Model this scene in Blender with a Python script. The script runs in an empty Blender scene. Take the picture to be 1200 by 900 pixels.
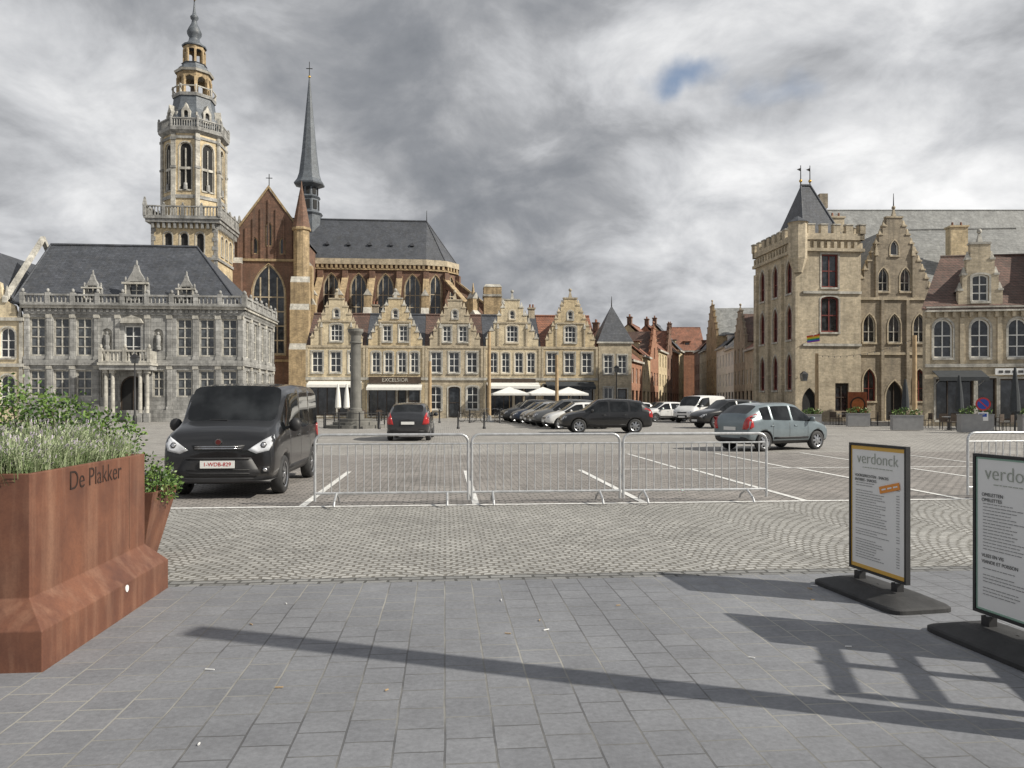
import bpy, bmesh, math, random
from mathutils import Vector, Matrix
from mathutils.geometry import tessellate_polygon
from mathutils.bvhtree import BVHTree
R = random.Random(11)
rad = math.radians
SC = bpy.context.scene
COL = SC.collection
A5 = rad(5)
U = Vector((math.cos(A5), math.sin(A5), 0)); V = Vector((-math.sin(A5), math.cos(A5), 0))

# ------------------------------------------------------------------ materials
def newmat(name):
    m = bpy.data.materials.new(name); m.use_nodes = True
    nt = m.node_tree
    return m, nt, nt.nodes['Principled BSDF']
def nd(nt, t, **k):
    n = nt.nodes.new(t)
    for a, b in k.items(): setattr(n, a, b)
    return n
def mth(nt, op, a, b=None, c=None, clamp=False):
    n = nt.nodes.new('ShaderNodeMath'); n.operation = op; n.use_clamp = clamp
    for i, q in enumerate((a, b, c)):
        if q is None: continue
        if isinstance(q, (int, float)): n.inputs[i].default_value = q
        else: nt.links.new(q, n.inputs[i])
    return n.outputs[0]
def noise(nt, vec, scale, detail=4, rough=.55, dist=0):
    n = nd(nt, 'ShaderNodeTexNoise'); n.inputs['Scale'].default_value = scale
    n.inputs['Detail'].default_value = detail; n.inputs['Roughness'].default_value = rough
    n.inputs['Distortion'].default_value = dist
    if vec is not None: nt.links.new(vec, n.inputs['Vector'])
    return n.outputs['Fac']
def mixc(nt, fac, a, b, mode='MIX'):
    n = nd(nt, 'ShaderNodeMix', data_type='RGBA', blend_type=mode)
    for i, q in ((0, fac), (6, a), (7, b)):
        if isinstance(q, (int, float)): n.inputs[i].default_value = q
        elif isinstance(q, tuple): n.inputs[i].default_value = (*q, 1) if len(q) == 3 else q
        else: nt.links.new(q, n.inputs[i])
    return n.outputs[2]
def mrange(nt, v, a, b, c, d):
    n = nd(nt, 'ShaderNodeMapRange'); nt.links.new(v, n.inputs[0])
    for i, q in enumerate((a, b, c, d)): n.inputs[i+1].default_value = q
    return n.outputs[0]
def grey(nt, v):
    n = nd(nt, 'ShaderNodeCombineColor')
    for i in range(3): nt.links.new(v, n.inputs[i])
    return n.outputs[0]
def bump(nt, b, h, st, dist=.02):
    n = nd(nt, 'ShaderNodeBump'); n.inputs['Strength'].default_value = st; n.inputs['Distance'].default_value = dist
    nt.links.new(h, n.inputs['Height']); nt.links.new(n.outputs[0], b.inputs['Normal'])
def objco(nt):
    tc = nd(nt, 'ShaderNodeTexCoord'); return tc.outputs['Object']

def simple(name, c, rough=.7, var=.25, scale=4., metal=0, coat=0, bmp=0, spec=.5):
    m, nt, b = newmat(name); co = objco(nt)
    f = noise(nt, co, scale, 4)
    f = mrange(nt, f, .3, .7, 1-var, 1+var)
    col = mixc(nt, 1.0, tuple(c), grey(nt, f), 'MULTIPLY')
    nt.links.new(col, b.inputs['Base Color'])
    b.inputs['Roughness'].default_value = rough; b.inputs['Metallic'].default_value = metal
    b.inputs['Coat Weight'].default_value = coat; b.inputs['Coat Roughness'].default_value = .05
    b.inputs['Specular IOR Level'].default_value = spec
    if bmp: bump(nt, b, noise(nt, co, scale*6, 5), bmp)
    return m

def masonry(name, c1, c2, mortar, bw=.3, bh=.1, ms=.012, stain=.55, bmp=.35, rough=.85, off=.5, streak=.4, dark=(.1,.095,.085)):
    m, nt, b = newmat(name); co = objco(nt)
    sp = nd(nt, 'ShaderNodeSeparateXYZ'); nt.links.new(co, sp.inputs[0])
    u = mth(nt, 'ADD', sp.outputs[0], sp.outputs[1])
    cb = nd(nt, 'ShaderNodeCombineXYZ'); nt.links.new(u, cb.inputs[0]); nt.links.new(sp.outputs[2], cb.inputs[1])
    br = nd(nt, 'ShaderNodeTexBrick'); nt.links.new(cb.outputs[0], br.inputs['Vector'])
    br.offset = off
    br.inputs['Color1'].default_value = (*c1, 1); br.inputs['Color2'].default_value = (*c2, 1); br.inputs['Mortar'].default_value = (*mortar, 1)
    br.inputs['Scale'].default_value = 1; br.inputs['Brick Width'].default_value = bw; br.inputs['Row Height'].default_value = bh
    br.inputs['Mortar Size'].default_value = ms; br.inputs['Mortar Smooth'].default_value = .3
    f1 = noise(nt, co, .9, 5, .65)
    f2 = noise(nt, co, 4.5, 3, .7)
    mp = nd(nt, 'ShaderNodeMapping'); mp.inputs['Scale'].default_value = (2.2, 2.2, .22); nt.links.new(co, mp.inputs[0])
    f3 = noise(nt, mp.outputs[0], 1.0, 3, .6)
    a = mrange(nt, f1, .32, .68, 1+stain*.4, 1-stain*.45)
    bb = mrange(nt, f2, .3, .7, 1.22, .78)
    s = mrange(nt, f3, .5, .72, 0, streak)
    col = mixc(nt, 1.0, br.outputs['Color'], grey(nt, mth(nt, 'MULTIPLY', a, bb)), 'MULTIPLY')
    col = mixc(nt, s, col, dark)
    nt.links.new(col, b.inputs['Base Color']); b.inputs['Roughness'].default_value = rough
    bump(nt, b, mth(nt, 'ADD', mth(nt, 'MULTIPLY', br.outputs['Fac'], -.6), f2), bmp, .03)
    return m

def paving(name, c1, c2, mortar, bw, bh, ms, arc=0, arcw=1.2, rough=.8, bmp=.6, swap=False, wob=.02, stain=.4, patch=0, patchc=(.3,.3,.28), off=.5):
    m, nt, b = newmat(name); co = objco(nt)
    sp = nd(nt, 'ShaderNodeSeparateXYZ'); nt.links.new(co, sp.inputs[0])
    x, y = sp.outputs[0], sp.outputs[1]
    if swap: x, y = y, x
    w1 = mth(nt, 'MULTIPLY', mth(nt, 'SUBTRACT', noise(nt, co, 2.3, 2), .5), wob*4)
    w2 = mth(nt, 'MULTIPLY', mth(nt, 'SUBTRACT', noise(nt, co, 7.1, 1), .5), wob*3)
    x2 = mth(nt, 'ADD', x, w2); y2 = mth(nt, 'ADD', y, w1)
    if arc:
        fr = mth(nt, 'SUBTRACT', mth(nt, 'FRACT', mth(nt, 'DIVIDE', x, arcw)), .5)
        y2 = mth(nt, 'ADD', y2, mth(nt, 'MULTIPLY', mth(nt, 'MULTIPLY', fr, fr), arc*4))
    cb = nd(nt, 'ShaderNodeCombineXYZ'); nt.links.new(x2, cb.inputs[0]); nt.links.new(y2, cb.inputs[1])
    br = nd(nt, 'ShaderNodeTexBrick'); nt.links.new(cb.outputs[0], br.inputs['Vector']); br.offset = off
    br.inputs['Color1'].default_value = (*c1, 1); br.inputs['Color2'].default_value = (*c2, 1); br.inputs['Mortar'].default_value = (*mortar, 1)
    br.inputs['Scale'].default_value = 1; br.inputs['Brick Width'].default_value = bw; br.inputs['Row Height'].default_value = bh
    br.inputs['Mortar Size'].default_value = ms; br.inputs['Mortar Smooth'].default_value = .25
    f1 = noise(nt, co, .55, 6, .7); f2 = noise(nt, co, 30, 3, .7); f3 = noise(nt, co, 3.1, 4, .7)
    a = mrange(nt, f1, .3, .7, 1-stain*.5, 1+stain*.5); c = mrange(nt, f2, .3, .7, .85, 1.15)
    d = mrange(nt, f3, .3, .7, 1.1, .9)
    col = mixc(nt, 1.0, br.outputs['Color'], grey(nt, mth(nt, 'MULTIPLY', mth(nt, 'MULTIPLY', a, c), d)), 'MULTIPLY')
    if patch:
        jm = mth(nt, 'MULTIPLY', br.outputs['Fac'], mrange(nt, noise(nt, co, .6, 5), .44, .6, 0, 1))
        col = mixc(nt, mth(nt, 'MULTIPLY', jm, patch), col, patchc)
    nt.links.new(col, b.inputs['Base Color']); 
    nt.links.new(mrange(nt, f3, .3, .7, rough-.1, rough+.1), b.inputs['Roughness'])
    bump(nt, b, mth(nt, 'ADD', mth(nt, 'MULTIPLY', br.outputs['Fac'], -1.0), mth(nt, 'MULTIPLY', f2, .35)), bmp, .012)
    return m

def rust(name):
    m, nt, b = newmat(name); co = objco(nt)
    mp = nd(nt, 'ShaderNodeMapping'); mp.inputs['Scale'].default_value = (7, 7, .7); nt.links.new(co, mp.inputs[0])
    f = noise(nt, mp.outputs[0], 1, 4, .6); g = noise(nt, co, 2.2, 6, .65); h = noise(nt, co, 60, 3, .7)
    col = mixc(nt, mrange(nt, g, .32, .68, 0, 1), (.105, .043, .028), (.21, .088, .05))
    col = mixc(nt, mrange(nt, f, .48, .72, 0, .6), col, (.31, .17, .11))
    col = mixc(nt, mrange(nt, h, .42, .78, 0, .4), col, (.08, .033, .022))
    nt.links.new(col, b.inputs['Base Color']); nt.links.new(mrange(nt, g, .3, .7, .5, .7), b.inputs['Roughness'])
    bump(nt, b, h, .15, .003)
    return m

def glassy(name, c=(.02,.023,.027), rough=.08, spec=.8):
    m, nt, b = newmat(name); co = objco(nt)
    f = noise(nt, co, 1.7, 3)
    col = mixc(nt, mrange(nt, f, .4, .65, 0, 1), tuple(c), tuple(q*2.6+.01 for q in c))
    nt.links.new(col, b.inputs['Base Color']); b.inputs['Roughness'].default_value = rough
    b.inputs['Specular IOR Level'].default_value = spec
    bump(nt, b, noise(nt, co, 1.1, 1), .06, .05)
    return m

YB = masonry('yellow_brick', (.66,.53,.32), (.53,.42,.25), (.55,.47,.35), .3, .1, .015, .6, streak=.36)
YB2 = masonry('pale_yellow_brick', (.71,.60,.40), (.59,.49,.32), (.58,.51,.4), .3, .1, .015, .6, streak=.32)
GB = masonry('grey_brown_brick', (.37,.31,.225), (.27,.225,.165), (.32,.285,.23), .3, .1, .015, .65, streak=.45)
TB = masonry('tan_brick', (.54,.46,.33), (.42,.355,.25), (.47,.41,.32), .3, .1, .015, .6, streak=.34)
RB = masonry('red_brick', (.21,.11,.075), (.145,.08,.057), (.21,.155,.115), .3, .1, .012, .65, streak=.4)
ORB = masonry('orange_brick', (.40,.185,.105), (.30,.135,.08), (.33,.22,.16), .3, .1, .012, .55, streak=.35)
OB = masonry('ochre_brick', (.50,.37,.21), (.35,.26,.15), (.4,.32,.21), .3, .1, .012, .8, streak=.5, dark=(.1,.075,.052))
ST = masonry('grey_stone', (.39,.386,.37), (.28,.277,.265), (.2,.2,.195), .8, .32, .015, .8, streak=.5, dark=(.09,.09,.087))
STL = masonry('pale_stone', (.54,.52,.465), (.42,.4,.355), (.34,.33,.3), .8, .32, .012, .65, streak=.45)
CST = simple('column_stone', (.17,.165,.15), .85, .3, 1.5)
SL = masonry('slate_roof', (.085,.092,.108), (.06,.066,.077), (.042,.042,.048), .3, .16, .012, .5, bmp=.5, rough=.55, streak=.25)
SLB = masonry('blue_slate_roof', (.14,.158,.178), (.10,.115,.135), (.08,.09,.1), .3, .16, .012, .5, bmp=.4, rough=.5, streak=.25)
SLL = masonry('pale_slate_roof', (.28,.285,.275), (.215,.22,.215), (.16,.16,.16), .4, .2, .012, .5, bmp=.4, rough=.6, streak=.3)
RT = masonry('red_tile_roof', (.32,.135,.08), (.23,.10,.06), (.09,.05,.04), .25, .2, .02, .7, bmp=.6, rough=.7, streak=.3)
BT = masonry('brown_tile_roof', (.16,.09,.07), (.115,.07,.055), (.05,.04,.033), .25, .2, .02, .7, bmp=.6, rough=.7, streak=.35)
PW = simple('white_plaster', (.72,.71,.67), .8, .12, 1.2)
PC = simple('cream_plaster', (.62,.55,.43), .8, .12, 1.2)
WF = simple('white_window_paint', (.78,.78,.75), .5, .06)
GF = simple('grey_window_paint', (.30,.30,.30), .5, .1)
RF = simple('dark_red_window_paint', (.17,.035,.028), .5, .1)
DK = simple('dark_interior', (.02,.02,.02), .8, .2)
GL = glassy('window_glass')
GLs = glassy('pale_window_glass', (.06,.065,.07), .12, .7)
DW = simple('dark_wood', (.06,.042,.03), .6, .3)
PWD = simple('pale_wood', (.42,.3,.17), .7, .25, 3)
AWN = simple('white_canvas', (.76,.75,.71), .8, .08)
AWD = simple('dark_canvas', (.04,.045,.05), .8, .2)
GALV = simple('galvanised_steel', (.58,.59,.60), .38, .2, 12, metal=.6)
BLK = simple('black_plastic', (.025,.025,.027), .5, .2, 8)
RUB = simple('black_rubber', (.035,.035,.036), .7, .25, 10, bmp=.1)
RIM = simple('wheel_alloy', (.42,.43,.45), .3, .1, 5, metal=.9)
CHR = simple('chrome', (.6,.6,.62), .12, .03, 5, metal=1)
WP = simple('white_sign_board', (.82,.82,.805), .5, .02)
SGR = simple('sign_grey_green_ink', (.38,.41,.35), .6, .05)
INK = simple('dark_ink', (.06,.06,.06), .6, .05)
PRN = simple('grey_print_ink', (.26,.26,.26), .6, .05)
REDI = simple('red_ink', (.45,.015,.02), .6, .05)
YEL = simple('ochre_sign_frame', (.70,.42,.08), .5, .05)
ORG = simple('orange_sticker', (.8,.3,.05), .6, .05)
GRN = simple('green_sign_frame', (.28,.45,.36), .5, .05)
GOLD = simple('gilded_metal', (.6,.4,.1), .35, .1, metal=.8)
BLU = simple('blue_enamel', (.02,.08,.4), .4, .05)
RED = simple('red_enamel', (.5,.03,.03), .4, .05)
RUST = rust('weathered_corten_steel')
RUSTD = simple('dark_cut_steel', (.035,.018,.013), .8, .3)
SOIL = simple('soil', (.05,.035,.025), .95, .4, 12, bmp=.5)
TLR = simple('red_tail_lamp', (.42,.012,.012), .15, .1, 8, coat=1)
HLG = glassy('headlamp_glass', (.35,.36,.38), .06, 1)
HLD = simple('headlamp_reflector', (.6,.6,.62), .15, .2, 20, metal=.8)
LF = [simple('leaf_%s' % n, c, .5, .3, 9) for n, c in (('mid', (.10,.175,.035)), ('light', (.17,.26,.06)), ('deep', (.045,.095,.022)))]
LV = [simple('lavender_%s' % n, c, .65, .3, 9) for n, c in (('grey_green', (.23,.29,.14)), ('pale', (.38,.42,.27)), ('deep', (.10,.15,.055)), ('dry_flower', (.38,.33,.40)))]

# ------------------------------------------------------------------ mesh builder
class MB:
    def __init__(s):
        s.v = []; s.f = []; s.mi = []; s.mats = []; s.xf = Matrix.Identity(4); s.sm = []
    def m(s, mat):
        if mat not in s.mats: s.mats.append(mat)
        return s.mats.index(mat)
    def add(s, pts, faces, mat, smooth=False):
        b = len(s.v); s.v += [s.xf @ Vector(p) for p in pts]
        k = s.m(mat)
        for f in faces:
            s.f.append([b+i for i in f]); s.mi.append(k); s.sm.append(smooth)
    def face(s, pts, mat): s.add(pts, [list(range(len(pts)))], mat)
    def box(s, x0, x1, y0, y1, z0, z1, mat):
        p = [(x0,y0,z0),(x1,y0,z0),(x1,y1,z0),(x0,y1,z0),(x0,y0,z1),(x1,y0,z1),(x1,y1,z1),(x0,y1,z1)]
        s.add(p, [(3,2,1,0),(4,5,6,7),(0,1,5,4),(1,2,6,5),(2,3,7,6),(3,0,4,7)], mat)
    def taper(s, x0, x1, y0, y1, z0, z1, i, mat):
        p = [(x0,y0,z0),(x1,y0,z0),(x1,y1,z0),(x0,y1,z0),(x0+i,y0+i,z1),(x1-i,y0+i,z1),(x1-i,y1-i,z1),(x0+i,y1-i,z1)]
        s.add(p, [(3,2,1,0),(4,5,6,7),(0,1,5,4),(1,2,6,5),(2,3,7,6),(3,0,4,7)], mat)
    def cyl(s, p0, p1, r0, r1, mat, n=10, caps=True, smooth=True):
        p0 = Vector(p0); p1 = Vector(p1); d = (p1-p0).normalized()
        a = d.orthogonal().normalized(); b = d.cross(a)
        pts = []
        for p, r in ((p0, r0), (p1, r1)):
            for i in range(n):
                t = 2*math.pi*i/n; pts.append(p + a*(r*math.cos(t)) + b*(r*math.sin(t)))
        s.add(pts, [(i, (i+1) % n, n+(i+1) % n, n+i) for i in range(n)], mat, smooth)
        if caps:
            s.add(pts[:n], [list(range(n))[::-1]], mat); s.add(pts[n:], [list(range(n))], mat)
    def tube(s, pts, r, mat, n=6):
        for a, b in zip(pts[:-1], pts[1:]): s.cyl(a, b, r, r, mat, n)
    def rev(s, prof, cx, cy, mat, n=16, rot=0, smooth=False):
        pts = []; 
        for r, z in prof:
            for i in range(n):
                t = rot+2*math.pi*i/n; pts.append((cx+r*math.cos(t), cy+r*math.sin(t), z))
        fs = []
        for k in range(len(prof)-1):
            for i in range(n):
                fs.append((k*n+i, k*n+(i+1) % n, (k+1)*n+(i+1) % n, (k+1)*n+i))
        fs.append([(len(prof)-1)*n+i for i in range(n)])
        s.add(pts, fs, mat, smooth)
    def ball(s, c, rx, ry, rz, mat, n=10, m=7):
        pts = []; fs = []
        for j in range(m+1):
            ph = math.pi*j/m
            for i in range(n):
                t = 2*math.pi*i/n
                pts.append((c[0]+rx*math.sin(ph)*math.cos(t), c[1]+ry*math.sin(ph)*math.sin(t), c[2]+rz*math.cos(ph)))
        for j in range(m):
            for i in range(n): fs.append((j*n+i, (j+1)*n+i, (j+1)*n+(i+1) % n, j*n+(i+1) % n))
        s.add(pts, fs, mat, True)
    def poly(s, outline, holes, y0, dep, mat, back=True):
        loops = [outline] + list(holes)
        vv = [[Vector((a, b, 0)) for a, b in l] for l in loops]
        tris = tessellate_polygon(vv)
        flat = [p for l in loops for p in l]; n = len(flat)
        pts = [(a, y0, b) for a, b in flat]
        fs = [tuple(t) for t in tris]
        if dep:
            pts += [(a, y0+dep, b) for a, b in flat]
            if back: fs += [tuple(q+n for q in t[::-1]) for t in tris]
            o = 0
            for l in loops:
                k = len(l)
                for i in range(k): fs.append((o+i, o+(i+1) % k, n+o+(i+1) % k, n+o+i))
                o += k
        s.add(pts, fs, mat)
    def obj(s, name, parent=None, loc=None, rotz=0):
        me = bpy.data.meshes.new(name); me.from_pydata([tuple(p) for p in s.v], [], s.f)
        for mt in s.mats: me.materials.append(mt)
        me.polygons.foreach_set('material_index', s.mi); me.polygons.foreach_set('use_smooth', s.sm)
        me.update()
        return mkobj(name, me, parent, loc, rotz)

def mkobj(name, me, parent=None, loc=None, rotz=0):
    o = bpy.data.objects.new(name, me); COL.objects.link(o)
    if parent: o.parent = parent
    if loc is not None: o.location = loc
    o.rotation_euler = (0, 0, rotz)
    return o
def thing(name, label, cat, loc, rotz=0, group=None):
    o = bpy.data.objects.new(name, None); COL.objects.link(o)
    o.location = loc; o.rotation_euler = (0, 0, rotz); o.empty_display_size = .5
    o['label'] = label; o['category'] = cat
    if group: o['group'] = group
    return o
def text(parent, name, body, size, mat, M, align='CENTER', ext=.004, off=0):
    c = bpy.data.curves.new('t', 'FONT'); c.body = body; c.size = size; c.extrude = ext; c.align_x = align; c.align_y = 'CENTER'; c.offset = off
    o = bpy.data.objects.new('t', c); COL.objects.link(o)
    dg = bpy.context.evaluated_depsgraph_get()
    me = bpy.data.meshes.new_from_object(o.evaluated_get(dg)); bpy.data.objects.remove(o)
    me.transform(M @ Matrix.Rotation(rad(90), 4, 'X')); me.materials.clear(); me.materials.append(mat)
    return mkobj(name, me, parent)
def T(x, y, z=0): return Matrix.Translation((x, y, z))
def RZ(a): return Matrix.Rotation(a, 4, 'Z')

# ------------------------------------------------------------------ architecture helpers
def opening(x, z, w, h, kind='rect'):
    if kind == 'rect': return [(x, z), (x+w, z), (x+w, z+h), (x, z+h)]
    rise = {'round': w*.5, 'seg': w*.18, 'point': w*.95}[kind]
    rise = min(rise, h*.8); zs = z+h-rise; pts = [(x, z), (x+w, z), (x+w, zs)]
    if kind == 'point':
        n = 5; 
        r = (w*w/4+rise*rise)/w
        for sgn in (1, -1):
            a1 = math.asin(min(1, rise/r))
            seq = range(1, n+1) if sgn == 1 else range(n-1, 0, -1)
            for i in seq:
                a = a1*i/n
                px = (w-r)+r*math.cos(a) if sgn == 1 else r-r*math.cos(a)
                pts.append((x+px, zs+r*math.sin(a)))
    else:
        n = 8
        for i in range(1, n):
            t = math.pi*i/n
            pts.append((x+w/2+w/2*math.cos(t), zs+rise*math.sin(t)))
    pts.append((x, zs)); return pts
WC = {}
def win_mesh(w, h, kind, nx, nz, fm, gm, t, trim, dep=.2):
    key = (w, h, kind, nx, nz, fm.name, gm.name, t, trim.name if trim else None)
    if key in WC: return WC[key]
    b = MB(); out = opening(-w/2, 0, w, h, kind)
    b.poly(out, [], dep, 0, gm)
    inn = opening(-w/2+t, t, w-2*t, h-2*t, kind)
    b.poly(out, [inn], dep-.07, .06, fm)
    rise = {'rect': 0, 'round': w*.5, 'seg': w*.18, 'point': w*.95}[kind]
    for i in range(1, nx):
        x = -w/2+w*i/nx; q = abs(x)/(w/2)
        zt = h-rise*(1-math.sqrt(max(0, 1-q*q))) - t*.5 if kind != 'point' else h-rise*q**1.3-t*.5
        b.box(x-t*.35, x+t*.35, dep-.065, dep-.012, t, zt, fm)
    for j in range(1, nz):
        z = (h-rise*.6)*j/nz; b.box(-w/2+t*.5, w/2-t*.5, dep-.06, dep-.013, z-t*.35, z+t*.35, fm)
    if trim:
        b.box(-w/2-.1, w/2+.1, -.1, .1, -.14, -.003, trim)
        o2 = opening(-w/2-.12, 0.003, w+.24, h+.12, kind)
        b.poly(o2, [[(a, q+.004) if q < .01 else (a, q) for a, q in out]], -.035, .03, trim)
    o = b.obj('window'); me = o.data; bpy.data.objects.remove(o); WC[key] = me
    return me
def wallface(parent, M, outline, wins, mat, thick=.3, name='wall', fm=WF, gm=GL, t=.09, trim=None):
    b = MB(); b.xf = M
    holes = []
    for q in wins:
        holes.append(opening(q[0]-q[2]/2, q[1], q[2], q[3], q[4]))
    b.poly(outline, holes, 0, thick, mat)
    o = b.obj(name, parent)
    rz = math.atan2(M[1][0], M[0][0])
    for q in wins:
        ov = q[7] if len(q) > 7 else {}
        me = win_mesh(q[2], q[3], q[4], q[5], q[6], ov.get('fm', fm), ov.get('gm', gm), ov.get('t', t), ov.get('trim', trim))
        p = M @ Vector((q[0], 0, q[1]))
        mkobj(ov.get('name', 'window'), me, parent, p, rz)
    return o
I4 = Matrix.Identity(4)
def side_M(w): return T(w, 0) @ RZ(rad(90))
def left_M(dep): return T(0, dep) @ RZ(rad(-90))
def rect(w, h): return [(0, 0), (w, 0), (w, h), (0, h)]
def roof_x(parent, w, dep, e, r, mat, over=.2, name='roof', x0=0, ov_side=.1):
    b = MB(); yc = dep/2; o = over; k = (r-e)/yc; z0 = e-k*o; a0 = x0-ov_side; a1 = w+ov_side
    for ya, yb in ((-o, yc), (dep+o, yc)):
        b.add([(a0,ya,z0),(a1,ya,z0),(a1,yb,r),(a0,yb,r),(a0,ya,z0+.14),(a1,ya,z0+.14),(a1,yb,r+.14),(a0,yb,r+.14)],
              [(0,1,2,3),(4,5,6,7),(0,1,5,4),(1,2,6,5),(3,0,4,7)], mat)
    b.cyl((a0, yc, r+.15), (a1, yc, r+.15), .1, .1, mat, 6)
    return b.obj(name, parent)
def roof_y(parent, w, dep, e, r, mat, x0=0, y0=0, name='roof', over=.1):
    b = MB(); xc = x0+w/2
    for xa in (x0-over, x0+w+over):
        b.add([(xa,y0,e),(xa,y0+dep,e),(xc,y0+dep,r),(xc,y0,r),(xa,y0,e+.12),(xa,y0+dep,e+.12),(xc,y0+dep,r+.12),(xc,y0,r+.12)],
              [(0,1,2,3),(4,5,6,7),(0,1,5,4),(1,2,6,5),(3,0,4,7)], mat)
    return b.obj(name, parent)
def roof_hip(parent, x0, x1, y0, y1, e, r, il, ir, mat, name='roof', over=.25):
    b = MB(); yc = (y0+y1)/2; x0 -= over; x1 += over; y0 -= over; y1 += over
    p = [(x0,y0,e),(x1,y0,e),(x1,y1,e),(x0,y1,e),(x0+il,yc,r),(x1-ir,yc,r)]
    b.add(p, [(0,1,5,4),(1,2,5),(2,3,4,5),(3,0,4),(3,2,1,0)], mat)
    b.cyl((x0+il, yc, r+.03), (x1-ir, yc, r+.03), .12, .12, mat, 6)
    for a, c in ((1, 5), (0, 4)):
        b.cyl(p[a], p[c], .09, .09, mat, 5)
    return b.obj(name, parent)
def sidewalls(parent, w, dep, e, r, mat, gable=True, name='side_wall'):
    b = MB()
    out = [(0.0, 0), (dep, 0), (dep, e)] + ([(dep/2, r)] if gable else []) + [(0.0, e)]
    b.xf = T(.01, .31) @ RZ(rad(90)) ; b2 = [(a*(dep-.32)/dep, z) for a, z in out]
    b.poly(b2, [], 0, -.28, mat)
    b.xf = T(w-.01, .31) @ RZ(rad(90)); b.poly(b2, [], 0, .28, mat)
    b.xf = I4.copy(); b.box(.02, w-.02, dep-.3, dep-.02, 0, e-.05, mat)
    return b.obj(name, parent)
def steps(w, e, x0, x1, peak, n, topw):
    c = (x0+x1)/2; half = (x1-x0)/2; dx = (half-topw/2)/n; dz = (peak-e)/n
    rp = []; z = e; x = x1
    for i in range(n):
        z2 = e+dz*(i+1); rp += [(x, z2)]
        x -= dx
        if i < n-1: rp += [(x, z2)]
    pts = [(0, 0), (w, 0), (w, e)]
    if x1 < w-.01: pts.append((x1, e))
    pts += rp
    lp = [(2*c-a, b) for a, b in rp][::-1]
    pts += lp
    if x0 > .01: pts.append((x0, e))
    pts.append((0, e))
    cop = []; x = x1; z = e
    for i in range(n):
        z2 = e+dz*(i+1); w2 = dx if i < n-1 else None
        if w2: cop.append((x-dx, x, z2)); cop.append((2*c-x, 2*c-x+dx, z2))
        else: cop.append((2*c-x, x, z2))
        x -= dx
    return pts, cop
def coping(parent, cop, mat, y0=-.06, y1=.36, fin=True):
    b = MB()
    for a, c, z in cop:
        b.box(a-.05, c+.05, y0, y1, z+.002, z+.13, mat)
        if c-a < .9:
            b.taper((a+c)/2-.13, (a+c)/2+.13, .02, .28, z+.132, z+.55, .1, mat)
    if fin:
        a, c, z = cop[-1]; m = (a+c)/2
        b.taper(m-.16, m+.16, 0, .3, z+.132, z+.7, .1, mat); b.ball((m, .15, z+.85), .16, .16, .16, mat, 8, 5)
    return b.obj('gable_coping', parent)
def chimney(parent, x, y, z0, z1, w, d, mat):
    b = MB(); b.box(x-w/2, x+w/2, y-d/2, y+d/2, z0, z1, mat); b.box(x-w/2-.08, x+w/2+.08, y-d/2-.08, y+d/2+.08, z1+.002, z1+.15, mat)
    for i in (-.25, .25): b.cyl((x+w*i, y, z1+.15), (x+w*i, y, z1+.5), .1, .08, RT, 8)
    return b.obj('chimney', parent)
def balustrade(b, x0, x1, y, z0, h, mat, sp=.32, pw=.3, pe=2.2, d=.22):
    b.box(x0, x1, y-d/2, y+d/2, z0, z0+.12, mat); b.box(x0, x1, y-d/2-.02, y+d/2+.02, z0+h-.14, z0+h, mat)
    n = max(2, int((x1-x0)/sp))
    for i in range(n+1):
        x = x0+.1+(x1-x0-.2)*i/n; b.cyl((x, y, z0+.12), (x, y, z0+h-.14), .075, .075, mat, 5, False)
    n = max(1, int((x1-x0)/pe))
    for i in range(n+1):
        x = x0+(x1-x0)*i/n; b.box(x-pw/2, x+pw/2, y-d/2-.04, y+d/2+.04, z0+.003, z0+h+.1, mat)
        b.ball((x, y, z0+h+.25), .13, .13, .17, mat, 6, 5)

# ------------------------------------------------------------------ ground
def sheet(name, pts, z, mat, label, rot=True):
    me = bpy.data.meshes.new(name); me.from_pydata([(a, b, 0) for a, b in pts], [], [list(range(len(pts)))])
    me.materials.append(mat); o = mkobj(name, me, None, (0, 0, z), A5 if rot else 0)
    o['kind'] = 'structure'; o['label'] = label; o['category'] = name.replace('_', ' ')
    return o
PAV = paving('pavement_slabs', (.208,.214,.230), (.182,.188,.204), (.105,.107,.112), .25, .235, .006, swap=True, wob=.003, bmp=.4, rough=.6, stain=.35, patch=.75, patchc=(.40,.39,.35))
COB = paving('arched_cobbles', (.41,.405,.385), (.30,.296,.284), (.155,.147,.13), .118, .092, .014, arc=.27, arcw=1.25, wob=.02, bmp=1., stain=.4)
PRK = paving('parking_setts', (.33,.305,.285), (.235,.22,.208), (.135,.127,.118), .19, .12, .015, wob=.015, bmp=1., stain=.5)
SQG = paving('square_setts', (.40,.385,.36), (.30,.288,.27), (.17,.16,.15), .22, .14, .016, wob=.015, bmp=.8, stain=.4)
EDG = paving('edging_setts', (.26,.26,.255), (.17,.17,.168), (.08,.08,.075), .2, .1, .014, wob=.012, bmp=1.)
sheet('ground', [(-900,-300),(900,-300),(900,1500),(-900,1500)], 0, SQG, 'worn grey-brown setts of the market square')
sheet('pavement', [(-60,-30),(60,-30),(60,6.8),(-60,6.8)], .012, PAV, 'blue-grey slab pavement along the terrace')
sheet('pavement_edging', [(-60,6.8),(60,6.8),(60,7.02),(-60,7.02)], .010, EDG, 'row of dark edging setts beside the pavement')
sheet('road', [(-60,7.02),(60,7.02),(60,11.7),(-60,11.7)], .006, COB, 'cobbled lane laid in arcs')
sheet('parking_area', [(-14,11.7),(17,11.7),(17,23),(-14,23)], .004, PRK, 'brown sett parking area')
lm, nt, bs = newmat('worn_white_road_paint'); co = objco(nt)
f = mrange(nt, noise(nt, co, 14, 6, .75), .36, .52, 0, 1)
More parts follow.
